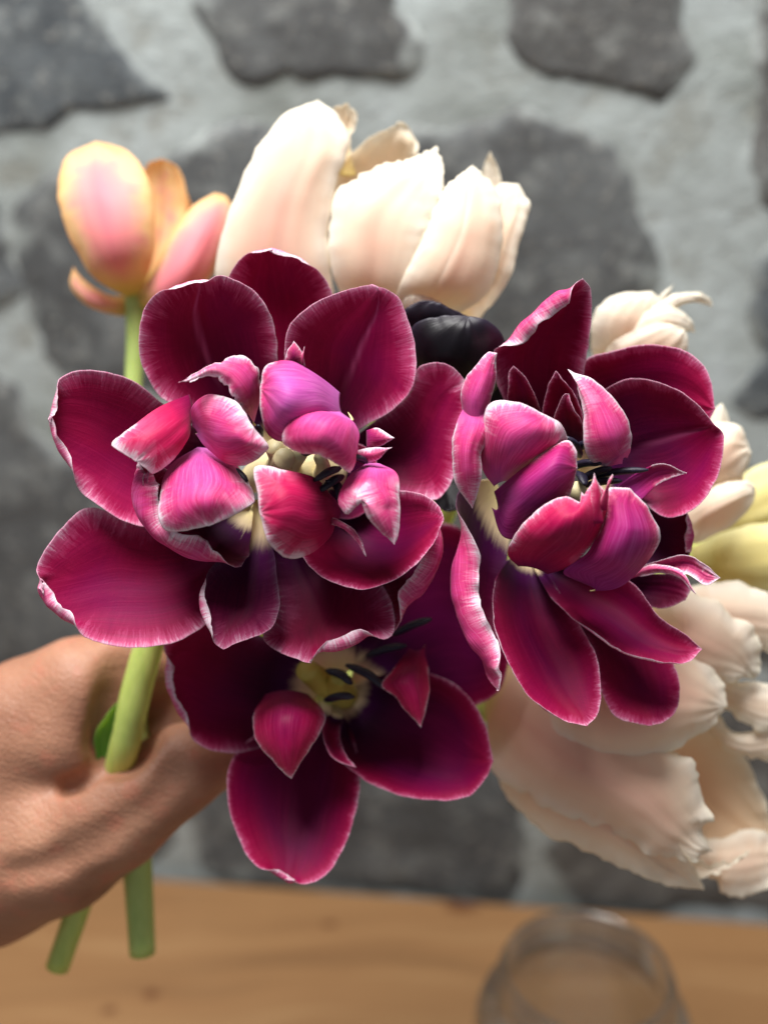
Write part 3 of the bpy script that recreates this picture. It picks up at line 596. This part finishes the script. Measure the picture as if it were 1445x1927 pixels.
stem(B, [(1070,930,334),(1020,1010,350),(800,1200,378),(500,1350,380),(300,1440,372),(230,1560,378),(190,1640,384)], [5.2,5,5,5,5,4.6,4.4])

# ---- C: the lower, shaded burgundy tulip
C = tulip(640, 1290, 358, 'shaded burgundy tulip hanging lowest, single broad petal pointing straight down', 'burgundy white-edged tulips')
D = 328
def c(*args, **kw): return petal(C, D, *args, **kw)  # dark petal bases here also stand in for this bloom's shade
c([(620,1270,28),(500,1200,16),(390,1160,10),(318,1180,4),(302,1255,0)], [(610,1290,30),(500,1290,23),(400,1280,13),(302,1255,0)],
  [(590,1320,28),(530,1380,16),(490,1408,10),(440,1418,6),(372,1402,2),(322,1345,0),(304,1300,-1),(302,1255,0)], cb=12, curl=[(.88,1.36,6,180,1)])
c([(600,1320,26),(490,1375,14),(436,1430,7),(428,1500,3),(446,1572,0),(482,1632,-3),(545,1673,-4)], [(615,1320,28),(575,1430,19),(558,1560,8),(545,1673,-4)],
  [(640,1330,26),(668,1400,15),(678,1480,8),(658,1568,2),(612,1650,-3),(545,1673,-4)], fr=.5, rib=.3, cb=5, curl=[(.86,1.06,5,170,1)])
c([(660,1290,28),(760,1262,18),(850,1285,10),(908,1350,3),(929,1432,-1)], [(650,1310,30),(720,1370,22),(820,1420,12),(929,1432,-1)],
  [(625,1330,26),(622,1390,14),(655,1445,6),(712,1482,2),(790,1504,-1),(878,1500,-2),(912,1466,-2),(929,1432,-1)], fr=.4, cb=8)
c([(660,1280,30),(690,1130,25),(755,1020,23),(845,985,22),(930,1070,17),(962,1230,12)], [(670,1290,32),(760,1190,28),(860,1150,23),(962,1230,12)],
  [(690,1300,30),(800,1330,22),(890,1330,16),(940,1300,13),(962,1230,12)], fr=.35, cb=10)
c([(610,1270,32),(520,1180,24),(560,1100,18),(640,1060,16),(680,1080,15)], 4, [(650,1270,32),(720,1200,24),(740,1130,18),(680,1080,15)], fr=.4, cb=12)
c([(500,1308,6),(478,1345,-4),(482,1392,-9),(512,1432,-11),(548,1466,-12)], [(540,1300,2),(545,1345,-15),(548,1400,-17),(548,1466,-12)],
  [(580,1308,6),(612,1350,-4),(600,1385,-9),(570,1428,-11),(548,1466,-12)], vf=.3, fr=.7, face='out', mats=('burg_in','red_out'))
c([(770,1220,10),(735,1265,-1),(718,1292,-4),(745,1312,-5),(768,1345,-6),(792,1370,-6)], [(785,1225,6),(772,1270,-7),(780,1310,-9),(792,1370,-6)],
  [(800,1215,10),(808,1280,0),(802,1330,-4),(792,1370,-6)], vf=.3, fr=.5, face='out', mats=('burg_in','red_out'))
c([(625,1340,10),(605,1370,0),(625,1425,-5),(670,1445,-5)], 3, [(645,1345,12),(640,1380,6),(648,1415,0),(670,1445,-5)], fr=.3, cb=2, name='petaloid', nv=25, nu=15)
for p0, p1 in (((615,1262,2),(662,1288,-4)), ((652,1252,2),(728,1298,-3)), ((612,1318,0),(666,1312,-6)), ((690,1235,6),(765,1215,2)), ((740,1195,8),(812,1165,4)), ((700,1280,2),(760,1320,2))):
    anther(C, D, p0, p1, 2.0, (635, 1288, 20))
tube('pistil', [(640,1300,352),(610,1285,340),(575,1260,330)], [5,4.5,3.4], M['pistil_yellow'], C, n=14)
tube('pistil', [(650,1310,352),(630,1290,338),(640,1275,330)], [4.5,3.6,2.6], M['pistil_yellow'], C, n=14)
stem(C, [(640,1290,356),(560,1350,370),(420,1410,374),(300,1440,366),(240,1540,372),(215,1620,380)], [5.2,5,5,5,4.6,4.4])

# ---- black tulip between
K = tulip(850, 720, 352, 'near-black tulip tucked between the two large burgundy blooms', 'dark tulips')
D = 322
def k_(*args, **kw): return petal(K, D, *args, mats=('black','black'), **kw)
k_([(800,760,20),(748,650,6),(752,592,0),(790,566,-2),(830,570,-3)], -3, [(860,760,20),(915,660,6),(905,610,0),(870,590,-2),(830,570,-3)], face='out')
k_([(800,780,18),(770,680,0),(778,612,-6),(830,594,-8),(880,594,-8)], [(850,790,16),(850,690,-6),(870,620,-10),(880,594,-8)], [(900,780,18),(950,690,0),(945,630,-5),(915,602,-8),(880,594,-8)], face='out')
k_([(820,830,20),(800,900,10),(830,960,6),(860,960,5)], 2, [(880,830,20),(900,900,12),(885,945,6),(860,960,5)], face='out')
k_([(880,760,22),(900,680,12),(930,630,8),(950,640,6)], 2, [(940,780,22),(975,720,12),(970,660,8),(950,640,6)], face='out')
stem(K, [(850,740,350),(860,860,358),(835,960,362),(700,1200,384),(420,1380,384),(300,1440,378),(250,1560,384),(225,1620,388)], [4.5,4.5,4.5,4.5,4.5,4.5,4,4])

# ---- E: big cream tulip at the top
E = tulip(770, 600, 368, 'large cream and blush tulip with torn petal tips rising at the top', 'cream tulips')
D = 346
CR = dict(mats=('cream_in','cream_out'))
def e_(*args, **kw): return petal(E, D, *args, **{**dict(mats=('cream_in','cream_out'), ruf=.5, cb=7, pleat=.22), **kw})
e_([(640,330,12),(625,240,10),(630,200,8),(655,192,7)], 2, [(670,330,12),(660,260,10),(674,220,8),(655,192,7)], face='in', jag=1)
e_([(640,560,26),(628,420,16),(634,320,12),(690,262,9),(752,231,7)], 5, [(780,560,26),(800,420,16),(790,320,12),(776,268,8),(752,231,7)], face='in', curl=[(.98,1.2,5,150,-1)])
e_([(700,610,24),(480,620,10),(405,530,3),(416,448,0),(450,350,-1),(490,270,0),(540,212,2),(598,187,4)], [(710,600,22),(560,560,-3),(525,440,-8),(545,310,-7),(598,187,4)],
  [(720,610,22),(640,580,4),(622,500,-2),(622,405,-3),(634,340,-2),(657,268,0),(640,222,2),(598,187,4)], face='out', fr=1.0, jag=.5)
e_([(860,600,20),(890,440,14),(905,330,10),(922,282,8)], 1, [(930,560,20),(945,440,14),(942,330,10),(922,282,8)], face='out')
e_([(840,610,20),(900,470,12),(920,380,8),(940,346,6),(975,346,5)], [(860,620,20),(930,510,4),(960,420,1),(975,346,5)], [(860,620,20),(905,596,8),(955,530,4),(980,450,3),(996,385,4),(975,346,5)], face='out', fr=.9)
e_([(750,620,14),(645,560,0),(620,470,-5),(628,368,-5),(690,318,-5),(770,296,-4),(822,274,-3)], [(760,620,14),(715,540,-7),(725,430,-12),(770,350,-9),(822,274,-3)],
  [(770,620,14),(770,560,-6),(805,450,-10),(838,350,-8),(836,310,-5),(822,274,-3)], face='out', jag=2.2, jagv=.55)
e_([(760,620,12),(745,560,-6),(795,450,-12),(838,350,-10),(890,309,-8)], [(790,610,12),(820,540,-12),(868,440,-16),(890,309,-8)],
  [(800,620,12),(860,592,-2),(918,548,-7),(946,440,-9),(934,355,-8),(890,309,-8)], face='out', jag=1.2, jagv=.7, rib=-.4)
e_([(790,640,14),(752,590,-2),(752,562,-6),(790,551,-8)], -3, [(830,640,14),(838,600,-2),(825,565,-6),(790,551,-8)], face='out', nv=25)
stem(E, [(770,610,366),(740,760,382),(600,1000,392),(380,1330,388),(290,1450,380),(240,1580,388)], [5,5,5,5,4.6,4.4])

# ---- F: peach-pink single tulip at the upper left
Fl = tulip(255, 560, 385, 'peach-pink tulip with yellow petal edges on a pale stem, upper left', 'peach tulips')
D = 374
def f_(*args, **kw): return petal(Fl, D, *args, **{**dict(mats=('peach_in','peach_out'), ruf=.2, cb=10, wave=.4, pleat=.22), **kw})
f_([(262,555,14),(205,555,10),(160,528,8),(138,502,8)], -4, [(265,590,14),(215,592,10),(160,572,8),(132,540,8),(138,502,8)], face='out', fr=.7, nv=31)
f_([(240,560,14),(270,450,16),(268,340,14),(280,306,12),(305,297,12)], 3, [(270,560,14),(330,460,16),(352,380,15),(335,315,13),(305,297,12)], face='in', rib=-.4, mats=('peach_out','peach_out'), fr=2.0)
f_([(270,560,16),(310,450,20),(330,370,18),(345,343,17)], 2, [(290,560,16),(340,480,20),(366,410,18),(345,343,17)], face='in', mats=('peach_out','peach_out'), fr=2.0)
f_([(245,566,10),(298,500,2),(330,432,0),(365,385,2),(405,362,4)], [(250,575,8),(330,525,-6),(380,450,-4),(405,362,4)], [(255,584,12),(330,590,6),(400,520,5),(440,400,6),(428,370,5),(405,362,4)], face='out', fr=.8)
f_([(245,562,6),(175,520,-4),(128,440,-6),(109,360,-5),(126,295,-2),(180,265,2)], [(250,562,6),(212,480,-11),(195,390,-12),(180,265,2)],
  [(258,560,6),(286,490,-4),(292,410,-6),(278,335,-5),(240,284,-1),(180,265,2)], face='out')
stem(Fl, [(254,556,382),(255,640,384),(250,760,384),(248,1000,380),(250,1250,372),(256,1430,368),(258,1600,374),(268,1795,376)], [3.6,3.2,3.2,3.6,4.4,5,5.2,4.6], 'stem_pale')

# ---- G: cream tulip behind the right burgundy one
G_ = tulip(1130, 720, 372, 'pale cream tulip with fringed tips peeking above the right burgundy bloom', 'cream tulips')
D = 354
def g_(*args, **kw): return petal(G_, D, *args, **{**dict(mats=('cream_in','cream_out'), ruf=.4, cb=4, pleat=.22), **kw})
g_([(1130,720,14),(1110,640,4),(1118,585,0),(1160,552,0),(1225,548,0)], -4, [(1200,720,14),(1240,650,4),(1250,600,0),(1245,565,0),(1225,548,0)], face='out', jag=.6)
g_([(1180,640,8),(1230,575,-2),(1290,549,-4),(1340,562,-2),(1341,578,-1)], -2, [(1190,650,8),(1240,605,-1),(1290,572,-3),(1325,573,-2),(1341,578,-1)], face='out')
g_([(1160,650,6),(1210,590,-3),(1260,576,-6),(1300,600,-5),(1309,625,-3)], -2, [(1180,680,6),(1230,640,-3),(1275,625,-5),(1309,625,-3)], face='out')
g_([(1140,720,6),(1140,660,-4),(1200,618,-9),(1250,606,-9),(1288,620,-8)], -3, [(1200,720,6),(1270,690,-4),(1294,655,-7),(1288,620,-8)], face='out', fr=.8)
g_([(1220,590,4),(1242,556,1),(1267,534,0)], -1, [(1240,592,4),(1258,560,1),(1267,534,0)], face='out', nv=21, nu=13)
stem(G_, [(1140,720,370),(1080,840,384),(900,1040,392),(500,1330,392),(310,1445,384),(260,1570,390)], [4.8,4.8,4.8,4.8,4.6,4.4])

# ---- H: cream double tulip at the right edge
H_ = tulip(1270, 960, 368, 'cream tulip with rounded thick petals at the right edge, above a yellow one', 'cream tulips')
D = 350
def h_(*args, **kw): return petal(H_, D, *args, **{**dict(mats=('cream_in','cream_out'), ruf=.4, cb=4, pleat=.22), **kw})
h_([(1280,900,14),(1320,830,6),(1345,770,4),(1358,758,4)], -2, [(1300,920,14),(1370,830,6),(1368,775,4),(1358,758,4)], face='out', nv=25)
h_([(1270,930,14),(1310,830,2),(1350,794,0),(1395,802,0),(1410,840,1)], [(1280,940,14),(1330,890,-6),(1370,850,-7),(1410,840,1)], [(1290,960,14),(1350,935,2),(1395,900,0),(1412,860,1),(1410,840,1)], face='out')
h_([(1240,950,14),(1300,880,8),(1350,850,5),(1390,870,4),(1400,900,4)], 3, [(1240,1000,14),(1310,990,6),(1370,960,4),(1395,930,4),(1400,900,4)], face='in')
h_([(1270,960,10),(1320,930,-2),(1370,905,-4),(1412,908,-3),(1421,928,-2)], [(1270,985,8),(1330,965,-9),(1380,945,-9),(1421,928,-2)], [(1270,1010,12),(1310,1022,0),(1365,995,-2),(1405,960,-2),(1421,928,-2)], face='out')
stem(H_, [(1270,970,366),(1200,1040,384),(900,1200,396),(500,1380,396),(320,1445,388),(270,1570,394)], [4.8,4.8,4.8,4.8,4.6,4.4])

# ---- I: yellow tulip cut by the right edge
I_ = tulip(1330, 1020, 392, 'soft yellow tulip cut off by the right edge of the picture', 'yellow tulips')
D = 376
def i_(*args, **kw): return petal(I_, D, *args, **{**dict(mats=('yellow_out','yellow_out'), ruf=.4, cb=4, pleat=.22), **kw})
i_([(1320,1010,12),(1370,920,4),(1430,875,0),(1500,870,0),(1560,910,2)], -4, [(1340,1030,12),(1420,1010,2),(1500,990,0),(1560,950,1),(1560,910,2)], face='out')
i_([(1300,1030,10),(1350,1005,-2),(1430,985,-5),(1510,1000,-4),(1540,1050,-2)], -5, [(1300,1060,10),(1350,1100,-1),(1430,1115,-4),(1510,1095,-4),(1540,1050,-2)], face='out')
stem(I_, [(1330,1030,390),(1200,1120,400),(900,1260,402),(500,1400,400),(330,1450,392),(280,1570,396)], [4.8,4.8,4.8,4.8,4.6,4.4])

# ---- J: ruffled cream tulip, right edge lower
J = tulip(1230, 1180, 372, 'ruffled cream and pink tulip at the right edge below the yellow one', 'cream tulips')
D = 352
def j_(*args, **kw): return petal(J, D, *args, **{**dict(mats=('cream_in','cream_out'), ruf=1.2, cb=4, pleat=.25, wave=.8), **kw})
j_([(1220,1150,12),(1280,1110,4),(1350,1095,0),(1440,1115,-1),(1520,1170,2)], -6, [(1230,1200,12),(1320,1220,0),(1400,1225,-2),(1470,1220,0),(1520,1170,2)], face='out', mats=('cream_in','cream_out'))
j_([(1220,1160,6),(1270,1115,-4),(1340,1130,-8),(1420,1190,-8),(1432,1260,-6),(1420,1280,-5)], [(1230,1190,4),(1290,1180,-14),(1350,1220,-15),(1420,1280,-5)], [(1220,1230,8),(1270,1270,-4),(1335,1290,-8),(1390,1280,-8),(1420,1280,-5)], face='out', jag=.6)
j_([(1280,1235,16),(1370,1278,5),(1440,1284,0),(1520,1310,0)], -3, [(1270,1270,16),(1380,1345,5),(1450,1380,0),(1520,1310,0)], face='out', jag=.8)
j_([(1280,1290,24),(1390,1375,8),(1450,1362,2),(1520,1380,2)], -3, [(1280,1330,24),(1390,1420,10),(1470,1430,4),(1520,1380,2)], face='out', jag=.8)
stem(J, [(1230,1180,370),(1100,1240,388),(800,1350,394),(500,1420,394),(330,1450,384),(270,1560,390)], [5,5,5,5,4.6,4.4])

# ---- K: the big drooping cream tulip, lower right
Kk = tulip(960, 1330, 376, 'big drooping cream tulip with wavy torn rim, opening toward the lower right', 'cream tulips')
D = 354
def q_(*args, **kw): return petal(Kk, D, *args, **{**dict(mats=('cream_in','cream_out'), ruf=1.2, cb=6, pleat=.25, wave=.9), **kw})
q_([(960,1330,22),(1150,1280,30),(1300,1330,30),(1400,1480,26),(1450,1560,24)], [(960,1350,26),(1150,1400,34),(1300,1490,32),(1450,1560,24)], [(960,1370,24),(1150,1520,32),(1280,1620,30),(1380,1640,26),(1450,1560,24)], face='in')
q_([(1200,1400,22),(1280,1350,16),(1360,1370,12),(1430,1480,12),(1470,1590,14)], [(1190,1460,24),(1280,1450,22),(1370,1500,18),(1470,1590,14)], [(1200,1520,24),(1290,1580,20),(1380,1610,16),(1440,1612,14),(1470,1590,14)], face='in')
q_([(1180,1560,18),(1330,1580,10),(1400,1560,8),(1450,1570,8),(1480,1620,8)], -4, [(1200,1640,20),(1350,1660,10),(1362,1685,6),(1400,1690,6),(1450,1665,7),(1480,1620,8)], face='out', jag=1)
q_([(1000,1480,20),(1120,1560,8),(1200,1610,2),(1260,1670,-2),(1325,1672,-3)], -3, [(1040,1440,20),(1180,1530,8),(1280,1590,0),(1310,1640,-3),(1325,1672,-3)], face='out', jag=.5)
q_([(1180,1560,10),(1270,1590,2),(1330,1620,-3),(1400,1610,-5),(1412,1600,-5)], 3, [(1180,1620,8),(1260,1660,-1),(1330,1655,-5),(1385,1630,-6),(1412,1600,-5)], face='out', jag=1.4)
q_([(930,1340,20),(945,1485,8),(1015,1560,0),(1100,1600,-5),(1180,1636,-8),(1255,1668,-9),(1326,1676,-9)], [(945,1320,20),(1040,1450,-10),(1150,1540,-16),(1250,1620,-14),(1326,1676,-9)],
  [(960,1300,18),(1120,1400,-8),(1220,1510,-14),(1285,1595,-15),(1308,1640,-12),(1326,1676,-9)], face='out', jag=.5, ruf=.9, curl=[(1.02,1.45,7,165,1)])
q_([(912,1330,16),(932,1450,0),(1000,1512,-7),(1100,1548,-12),(1190,1592,-16),(1250,1622,-18),(1342,1604,-16)], [(920,1290,14),(1050,1390,-16),(1180,1480,-24),(1275,1560,-23),(1342,1604,-16)],
  [(940,1250,16),(1080,1270,-8),(1200,1370,-16),(1285,1420,-19),(1318,1478,-20),(1334,1535,-19),(1322,1572,-17),(1342,1604,-16)], face='out', jag=.8, ruf=2.0)
q_([(960,1290,10),(1020,1390,-12),(1130,1440,-18),(1230,1430,-20),(1290,1400,-20),(1340,1370,-18),(1370,1330,-16)], [(1000,1250,8),(1100,1300,-20),(1220,1330,-26),(1310,1340,-24),(1370,1330,-16)],
  [(1020,1210,10),(1150,1190,-4),(1260,1190,-10),(1330,1240,-14),(1365,1290,-15),(1370,1330,-16)], face='out', jag=.6)
stem(Kk, [(950,1320,374),(850,1350,382),(600,1410,386),(340,1450,380),(265,1560,386)], [5.2,5,5,4.8,4.4])

# leaf pinched in the fist
lf = M['leaf']; M['leafpair'] = lf
petal(A, 350, [(215,1500,10),(185,1440,4),(178,1385,0),(200,1345,-1),(245,1300,2)], 2, [(245,1500,10),(225,1440,6),(222,1385,3),(235,1345,2),(245,1300,2)], mats=('leafpair','leafpair'), name='leaf', nv=25, nu=13)

# ==================================================================  HAND
def sdf_mesh(caps, subs, h, k):
    """smooth union of tapered capsules (points mm, radii mm) -> surface-net mesh"""
    P = np.array([[*c[0], c[2]] for c in caps]+[[*c[1], c[3]] for c in caps])
    lo = (P[:, :3]-P[:, 3:]).min(0)-4*h; hi = (P[:, :3]+P[:, 3:]).max(0)+4*h
    n = np.ceil((hi-lo)/h).astype(int)+1
    X, Y, Z = np.meshgrid(*[lo[i]+h*np.arange(n[i]) for i in range(3)], indexing='ij'); Q = np.stack([X, Y, Z], -1)
    def cap(a, b, ra, rb):
        a = np.array(a); b = np.array(b); ab = b-a; t = np.clip(((Q-a)@ab)/max(ab@ab, 1e-6), 0, 1)
        return np.linalg.norm(Q-a-t[..., None]*ab, axis=-1)-(ra+(rb-ra)*t)
    d = None
    for (p0, p1, r0, r1, kk) in caps:
        e = cap(p0, p1, r0, r1)
        if d is None: d = e
        else:
            hh = np.clip(0.5+0.5*(d-e)/kk, 0, 1); d = d*(1-hh)+e*hh-kk*hh*(1-hh)
    for (p0, p1, r0, r1, kk) in subs:
        e = -cap(p0, p1, r0, r1); hh = np.clip(0.5-0.5*(d-e)/kk, 0, 1); d = d*(1-hh)+e*hh+kk*hh*(1-hh)
    s = d < 0
    nn = np.array(d.shape)-1
    cnt = np.zeros(nn); acc = np.zeros((*nn, 3)); base = np.stack(np.meshgrid(*[np.arange(m) for m in nn], indexing='ij'), -1).astype(float)
    sl = lambda o: tuple(slice(o[i], o[i]+nn[i]) for i in range(3))
    cor = [(i, j, l) for i in (0, 1) for j in (0, 1) for l in (0, 1)]
    for c0 in cor:
        for ax in range(3):
            if c0[ax]: continue
            c1 = list(c0); c1[ax] = 1
            d0 = d[sl(c0)]; d1 = d[sl(c1)]; x = (d0 < 0) != (d1 < 0)
            t = np.where(x, d0/np.where(x, d0-d1, 1), 0)
            off = np.zeros((*nn, 3)); off[...] = c0; off[..., ax] = t
            acc += off*x[..., None]; cnt += x
    act = cnt > 0; idx = -np.ones(nn, int); idx[act] = np.arange(act.sum())
    V = lo+h*(base[act]+acc[act]/cnt[act][:, None])
    F = []
    for ax in range(3):
        b_, c_ = (ax+1) % 3, (ax+2) % 3
        s0 = [slice(1, -1)]*3; s0[ax] = slice(0, -1); s1 = list(s0); s1[ax] = slice(1, None)
        x = s[tuple(s0)] != s[tuple(s1)]; ins = s[tuple(s0)]
        I = np.argwhere(x); offs = np.ones(3, int); offs[ax] = 0; I2 = I+offs
        def cell(db, dc):
            q = I2.copy(); q[:, b_] -= db; q[:, c_] -= dc; return idx[q[:, 0], q[:, 1], q[:, 2]]
        qd = np.stack([cell(1, 1), cell(0, 1), cell(0, 0), cell(1, 0)], -1)
        fl = ~ins[x]; qd[fl] = qd[fl][:, ::-1]
        F.append(qd[(qd >= 0).all(1)])
    return V, np.vstack(F)
def skin_material():
    t = NT('skin'); tc = t.n('ShaderNodeTexCoord').outputs['Object']; x, y, z = t.sep(tc)
    big = t.noise(tc, 28, 4, 0.6); mid = t.noise(tc, 110, 4, 0.6)
    # fine wrinkles running across the wrist and thumb
    q = t.math('ADD', t.math('MULTIPLY', z, 520.0), t.math('MULTIPLY', x, 190.0))
    wr = t.noise(t.vec(t.math('ADD', q, t.math('MULTIPLY', mid, 2.0)), t.math('MULTIPLY', x, 90.0), t.math('MULTIPLY', y, 90.0)), 1.0, 4, 0.65)
    vo = t.n('ShaderNodeTexVoronoi', feature='DISTANCE_TO_EDGE'); t.l(tc, vo.inputs['Vector']); vo.inputs['Scale'].default_value = 520
    c = t.ramp(big, [(0.25, srgb(138, 94, 72)), (0.5, srgb(160, 114, 90)), (0.75, srgb(176, 130, 104))])
    c = t.mix(t.math('MULTIPLY', t.ramp(wr, [(0.3, (1, 1, 1)), (0.5, (0, 0, 0))]), 0.2), c, srgb(140, 84, 66))
    c = t.mix(t.math('MULTIPLY', t.ramp(mid, [(0.5, (0, 0, 0)), (0.72, (1, 1, 1))]), 0.35), c, srgb(186, 104, 84))
    hgt = t.math('ADD', t.math('MULTIPLY', wr, 1.0), t.math('MULTIPLY', t.math('MINIMUM', vo.outputs[0], 0.2), 1.5))
    return t.finish(t.principled(c, 0.5, t.bump(hgt, 0.5, 0.0007), **{'Subsurface Weight': 0.12, 'Subsurface Radius': (0.006, 0.0025, 0.0012), 'Subsurface Scale': 1.0, 'Specular IOR Level': 0.38}))
M['skin'] = skin_material()
def hp(x, y, d): return (W((x, y, d))*1000.0).tolist()
def chain(pts, k=9.0):
    return [(hp(*pts[i][:3]), hp(*pts[i+1][:3]), pts[i][3], pts[i+1][3], k) for i in range(len(pts)-1)]
caps = []
caps += chain([(-320, 1720, 404, 30), (-180, 1640, 392, 31), (-20, 1545, 376, 33)], 14)              # forearm, wrist
caps += chain([(-20, 1560, 378, 33), (60, 1460, 376, 27), (60, 1400, 376, 24)], 16)                   # back of the hand
caps += chain([(-20, 1625, 372, 28), (110, 1585, 362, 22), (215, 1530, 356, 17.5), (290, 1478, 353, 13.6), (350, 1442, 355, 12.2), (440, 1402, 364, 9.8), (490, 1382, 370, 8.2)], 9)   # thumb
caps += chain([(10, 1430, 374, 24), (60, 1345, 364, 18.5), (150, 1292, 361, 15.5), (225, 1262, 366, 11.5), (300, 1262, 378, 10.4), (330, 1310, 384, 9.4), (318, 1362, 376, 8.6)], 8)           # index finger
caps += chain([(30, 1420, 392, 20), (160, 1345, 400, 12), (290, 1335, 408, 10.5), (345, 1395, 404, 9.8), (318, 1442, 392, 9)], 7)      # middle
caps += chain([(20, 1500, 398, 20), (150, 1435, 410, 11.5), (270, 1420, 416, 10), (318, 1470, 408, 9.2), (290, 1510, 396, 8.6)], 7)     # ring
caps += chain([(0, 1580, 400, 18), (120, 1520, 412, 10), (215, 1500, 414, 8.6), (258, 1540, 406, 8), (238, 1566, 398, 7.4)], 7)          # little
caps += chain([(30, 1400, 362, 21), (112, 1388, 357, 14.5)], 6) + chain([(112, 1388, 357, 14.5), (160, 1310, 359, 14)], 5)      # web beside the index finger
def surf(px, py):
    """distance (mm) along the axis at which the skin is met"""
    ds = np.arange(318, 430, 0.7); Q = W(np.stack([np.full(len(ds), px), np.full(len(ds), py), ds], -1))*1000; d = None
    for (p0, p1, r0, r1, kk) in caps:
        a = np.array(p0); ab = np.array(p1)-a; t = np.clip(((Q-a)@ab)/(ab@ab), 0, 1); e = np.linalg.norm(Q-a-t[:, None]*ab, axis=1)-(r0+(r1-r0)*t)
        if d is None: d = e
        else: hh = np.clip(0.5+0.5*(d-e)/kk, 0, 1); d = d*(1-hh)+e*hh-kk*hh*(1-hh)
    ins = np.where(d < 0)[0]; return ds[ins[0]] if len(ins) else 372.0
subs = []
def crease(pts, r, depth, k):
    q = [hp(x, y, surf(x, y)-r+depth) for x, y in pts]
    for i in range(len(q)-1): subs.append((q[i], q[i+1], r, r, k))
# hollow the stems pass through, then the fold where thumb and index finger meet
subs.append((hp(262, 1225, 347), hp(228, 1400, 346), 12.5, 11.5, 4.0))
subs.append((hp(225, 1330, 350), hp(214, 1400, 350), 7, 7.5, 4.0))
crease([(215, 1418), (190, 1445), (168, 1466), (135, 1480)], 4.0, 7.0, 2.0)
crease([(145, 1474), (118, 1478)], 2.2, 1.2, 4.0)
# shallow folds over the thumb base and the wrist
for pts, dp in (([(120, 1600), (200, 1570), (270, 1530)], 0.6), ([(20, 1650), (110, 1630), (190, 1600)], 0.6), ([(300, 1500), (320, 1470), (322, 1440)], 0.5)):
    crease(pts, 3.5, dp*0.45, 5.0)
HV, HF = sdf_mesh(caps, subs, 1.35, 9)
# tendons, knuckle wrinkles: slight unevenness
for i in range(len(HV)):
    p = HV[i]; HV[i] = p + np.array([0, -1, 0])*(0.4*noise.noise((p[0]*0.04, p[1]*0.04, p[2]*0.04))+0.12*noise.noise((p[0]*0.16, p[1]*0.16, p[2]*0.16)))
hand = mesh_obj('hand', HV/1000.0, HF, M['skin'])
hand.modifiers.new('smooth', 'SMOOTH').iterations = 3
tag(hand, 'tanned bare hand reaching in from the left, fist closed round the stems', 'hand')

# ==================================================================  JAR
def glass_material():
    t = NT('jar_glass')
    g = t.principled((0.97, 0.985, 0.98, 1), 0.05, None, **{'Transmission Weight': 1.0, 'IOR': 1.3, 'Specular IOR Level': 0.9})
    tr = t.n('ShaderNodeBsdfTransparent'); tr.inputs[0].default_value = (0.97, 0.98, 0.98, 1)
    gl = t.n('ShaderNodeBsdfGlossy'); gl.inputs['Roughness'].default_value = 0.15
    m1 = t.n('ShaderNodeMixShader'); m1.inputs[0].default_value = 0.28; t.l(g, m1.inputs[1]); t.l(tr.outputs[0], m1.inputs[2])
    m2 = t.n('ShaderNodeMixShader'); m2.inputs[0].default_value = 0.15; t.l(m1.outputs[0], m2.inputs[1]); t.l(gl.outputs[0], m2.inputs[2])
    return t.finish(m2.outputs[0])
M['glass'] = glass_material()
JR = 0.039
jc = W((1105, 1822, 478.0)); jz = jc[2]                    # centre of the mouth
jar = empty('glass_jar', (jc[0], jc[1], 0.0005), 'empty clear glass jar standing on the table, lower right', 'jar')
def lathe(name, prof, mat, parent, seg=72):
    V = []; F = []; n = len(prof); c = np.array([parent.location[0], parent.location[1], 0])
    for (r, z) in prof:
        for k in range(seg):
            th = 2*math.pi*k/seg; V.append(c+np.array([r*math.cos(th), r*math.sin(th), z]))
    for i in range(n):
        i2 = (i+1) % n
        for k in range(seg):
            k2 = (k+1) % seg; F.append((i*seg+k, i*seg+k2, i2*seg+k2, i2*seg+k))
    return mesh_obj(name, V, F, mat, parent)
z = jz; t_ = 0.0028
outer = [(0.0005, 0.0006), (0.030, 0.0006), (0.045, 0.002), (0.050, 0.008), (0.0505, z*0.4), (0.0505, z-0.034), (0.048, z-0.026), (JR+0.002, z-0.021), (JR-0.0005, z-0.018), (JR-0.0005, z-0.0155), (JR+0.0014, z-0.0135), (JR+0.0014, z-0.012), (JR-0.0005, z-0.0105), (JR-0.0005, z-0.0085), (JR+0.0012, z-0.007), (JR+0.0012, z-0.0058), (JR-0.0006, z-0.0045), (JR-0.0004, z-0.002), (JR-0.001, z-0.0004), (JR-0.002, z)]
inner = [(JR-0.0032, z-0.0006), (JR-0.0038, z-0.003), (JR-0.0038, z-0.018), (JR-0.002, z-0.023), (0.045, z-0.029), (0.0475, z-0.036), (0.0475, z*0.4), (0.047, 0.012), (0.042, 0.0065), (0.030, 0.005), (0.0005, 0.0048)]
lathe('glass_body', outer+inner, M['glass'], jar)
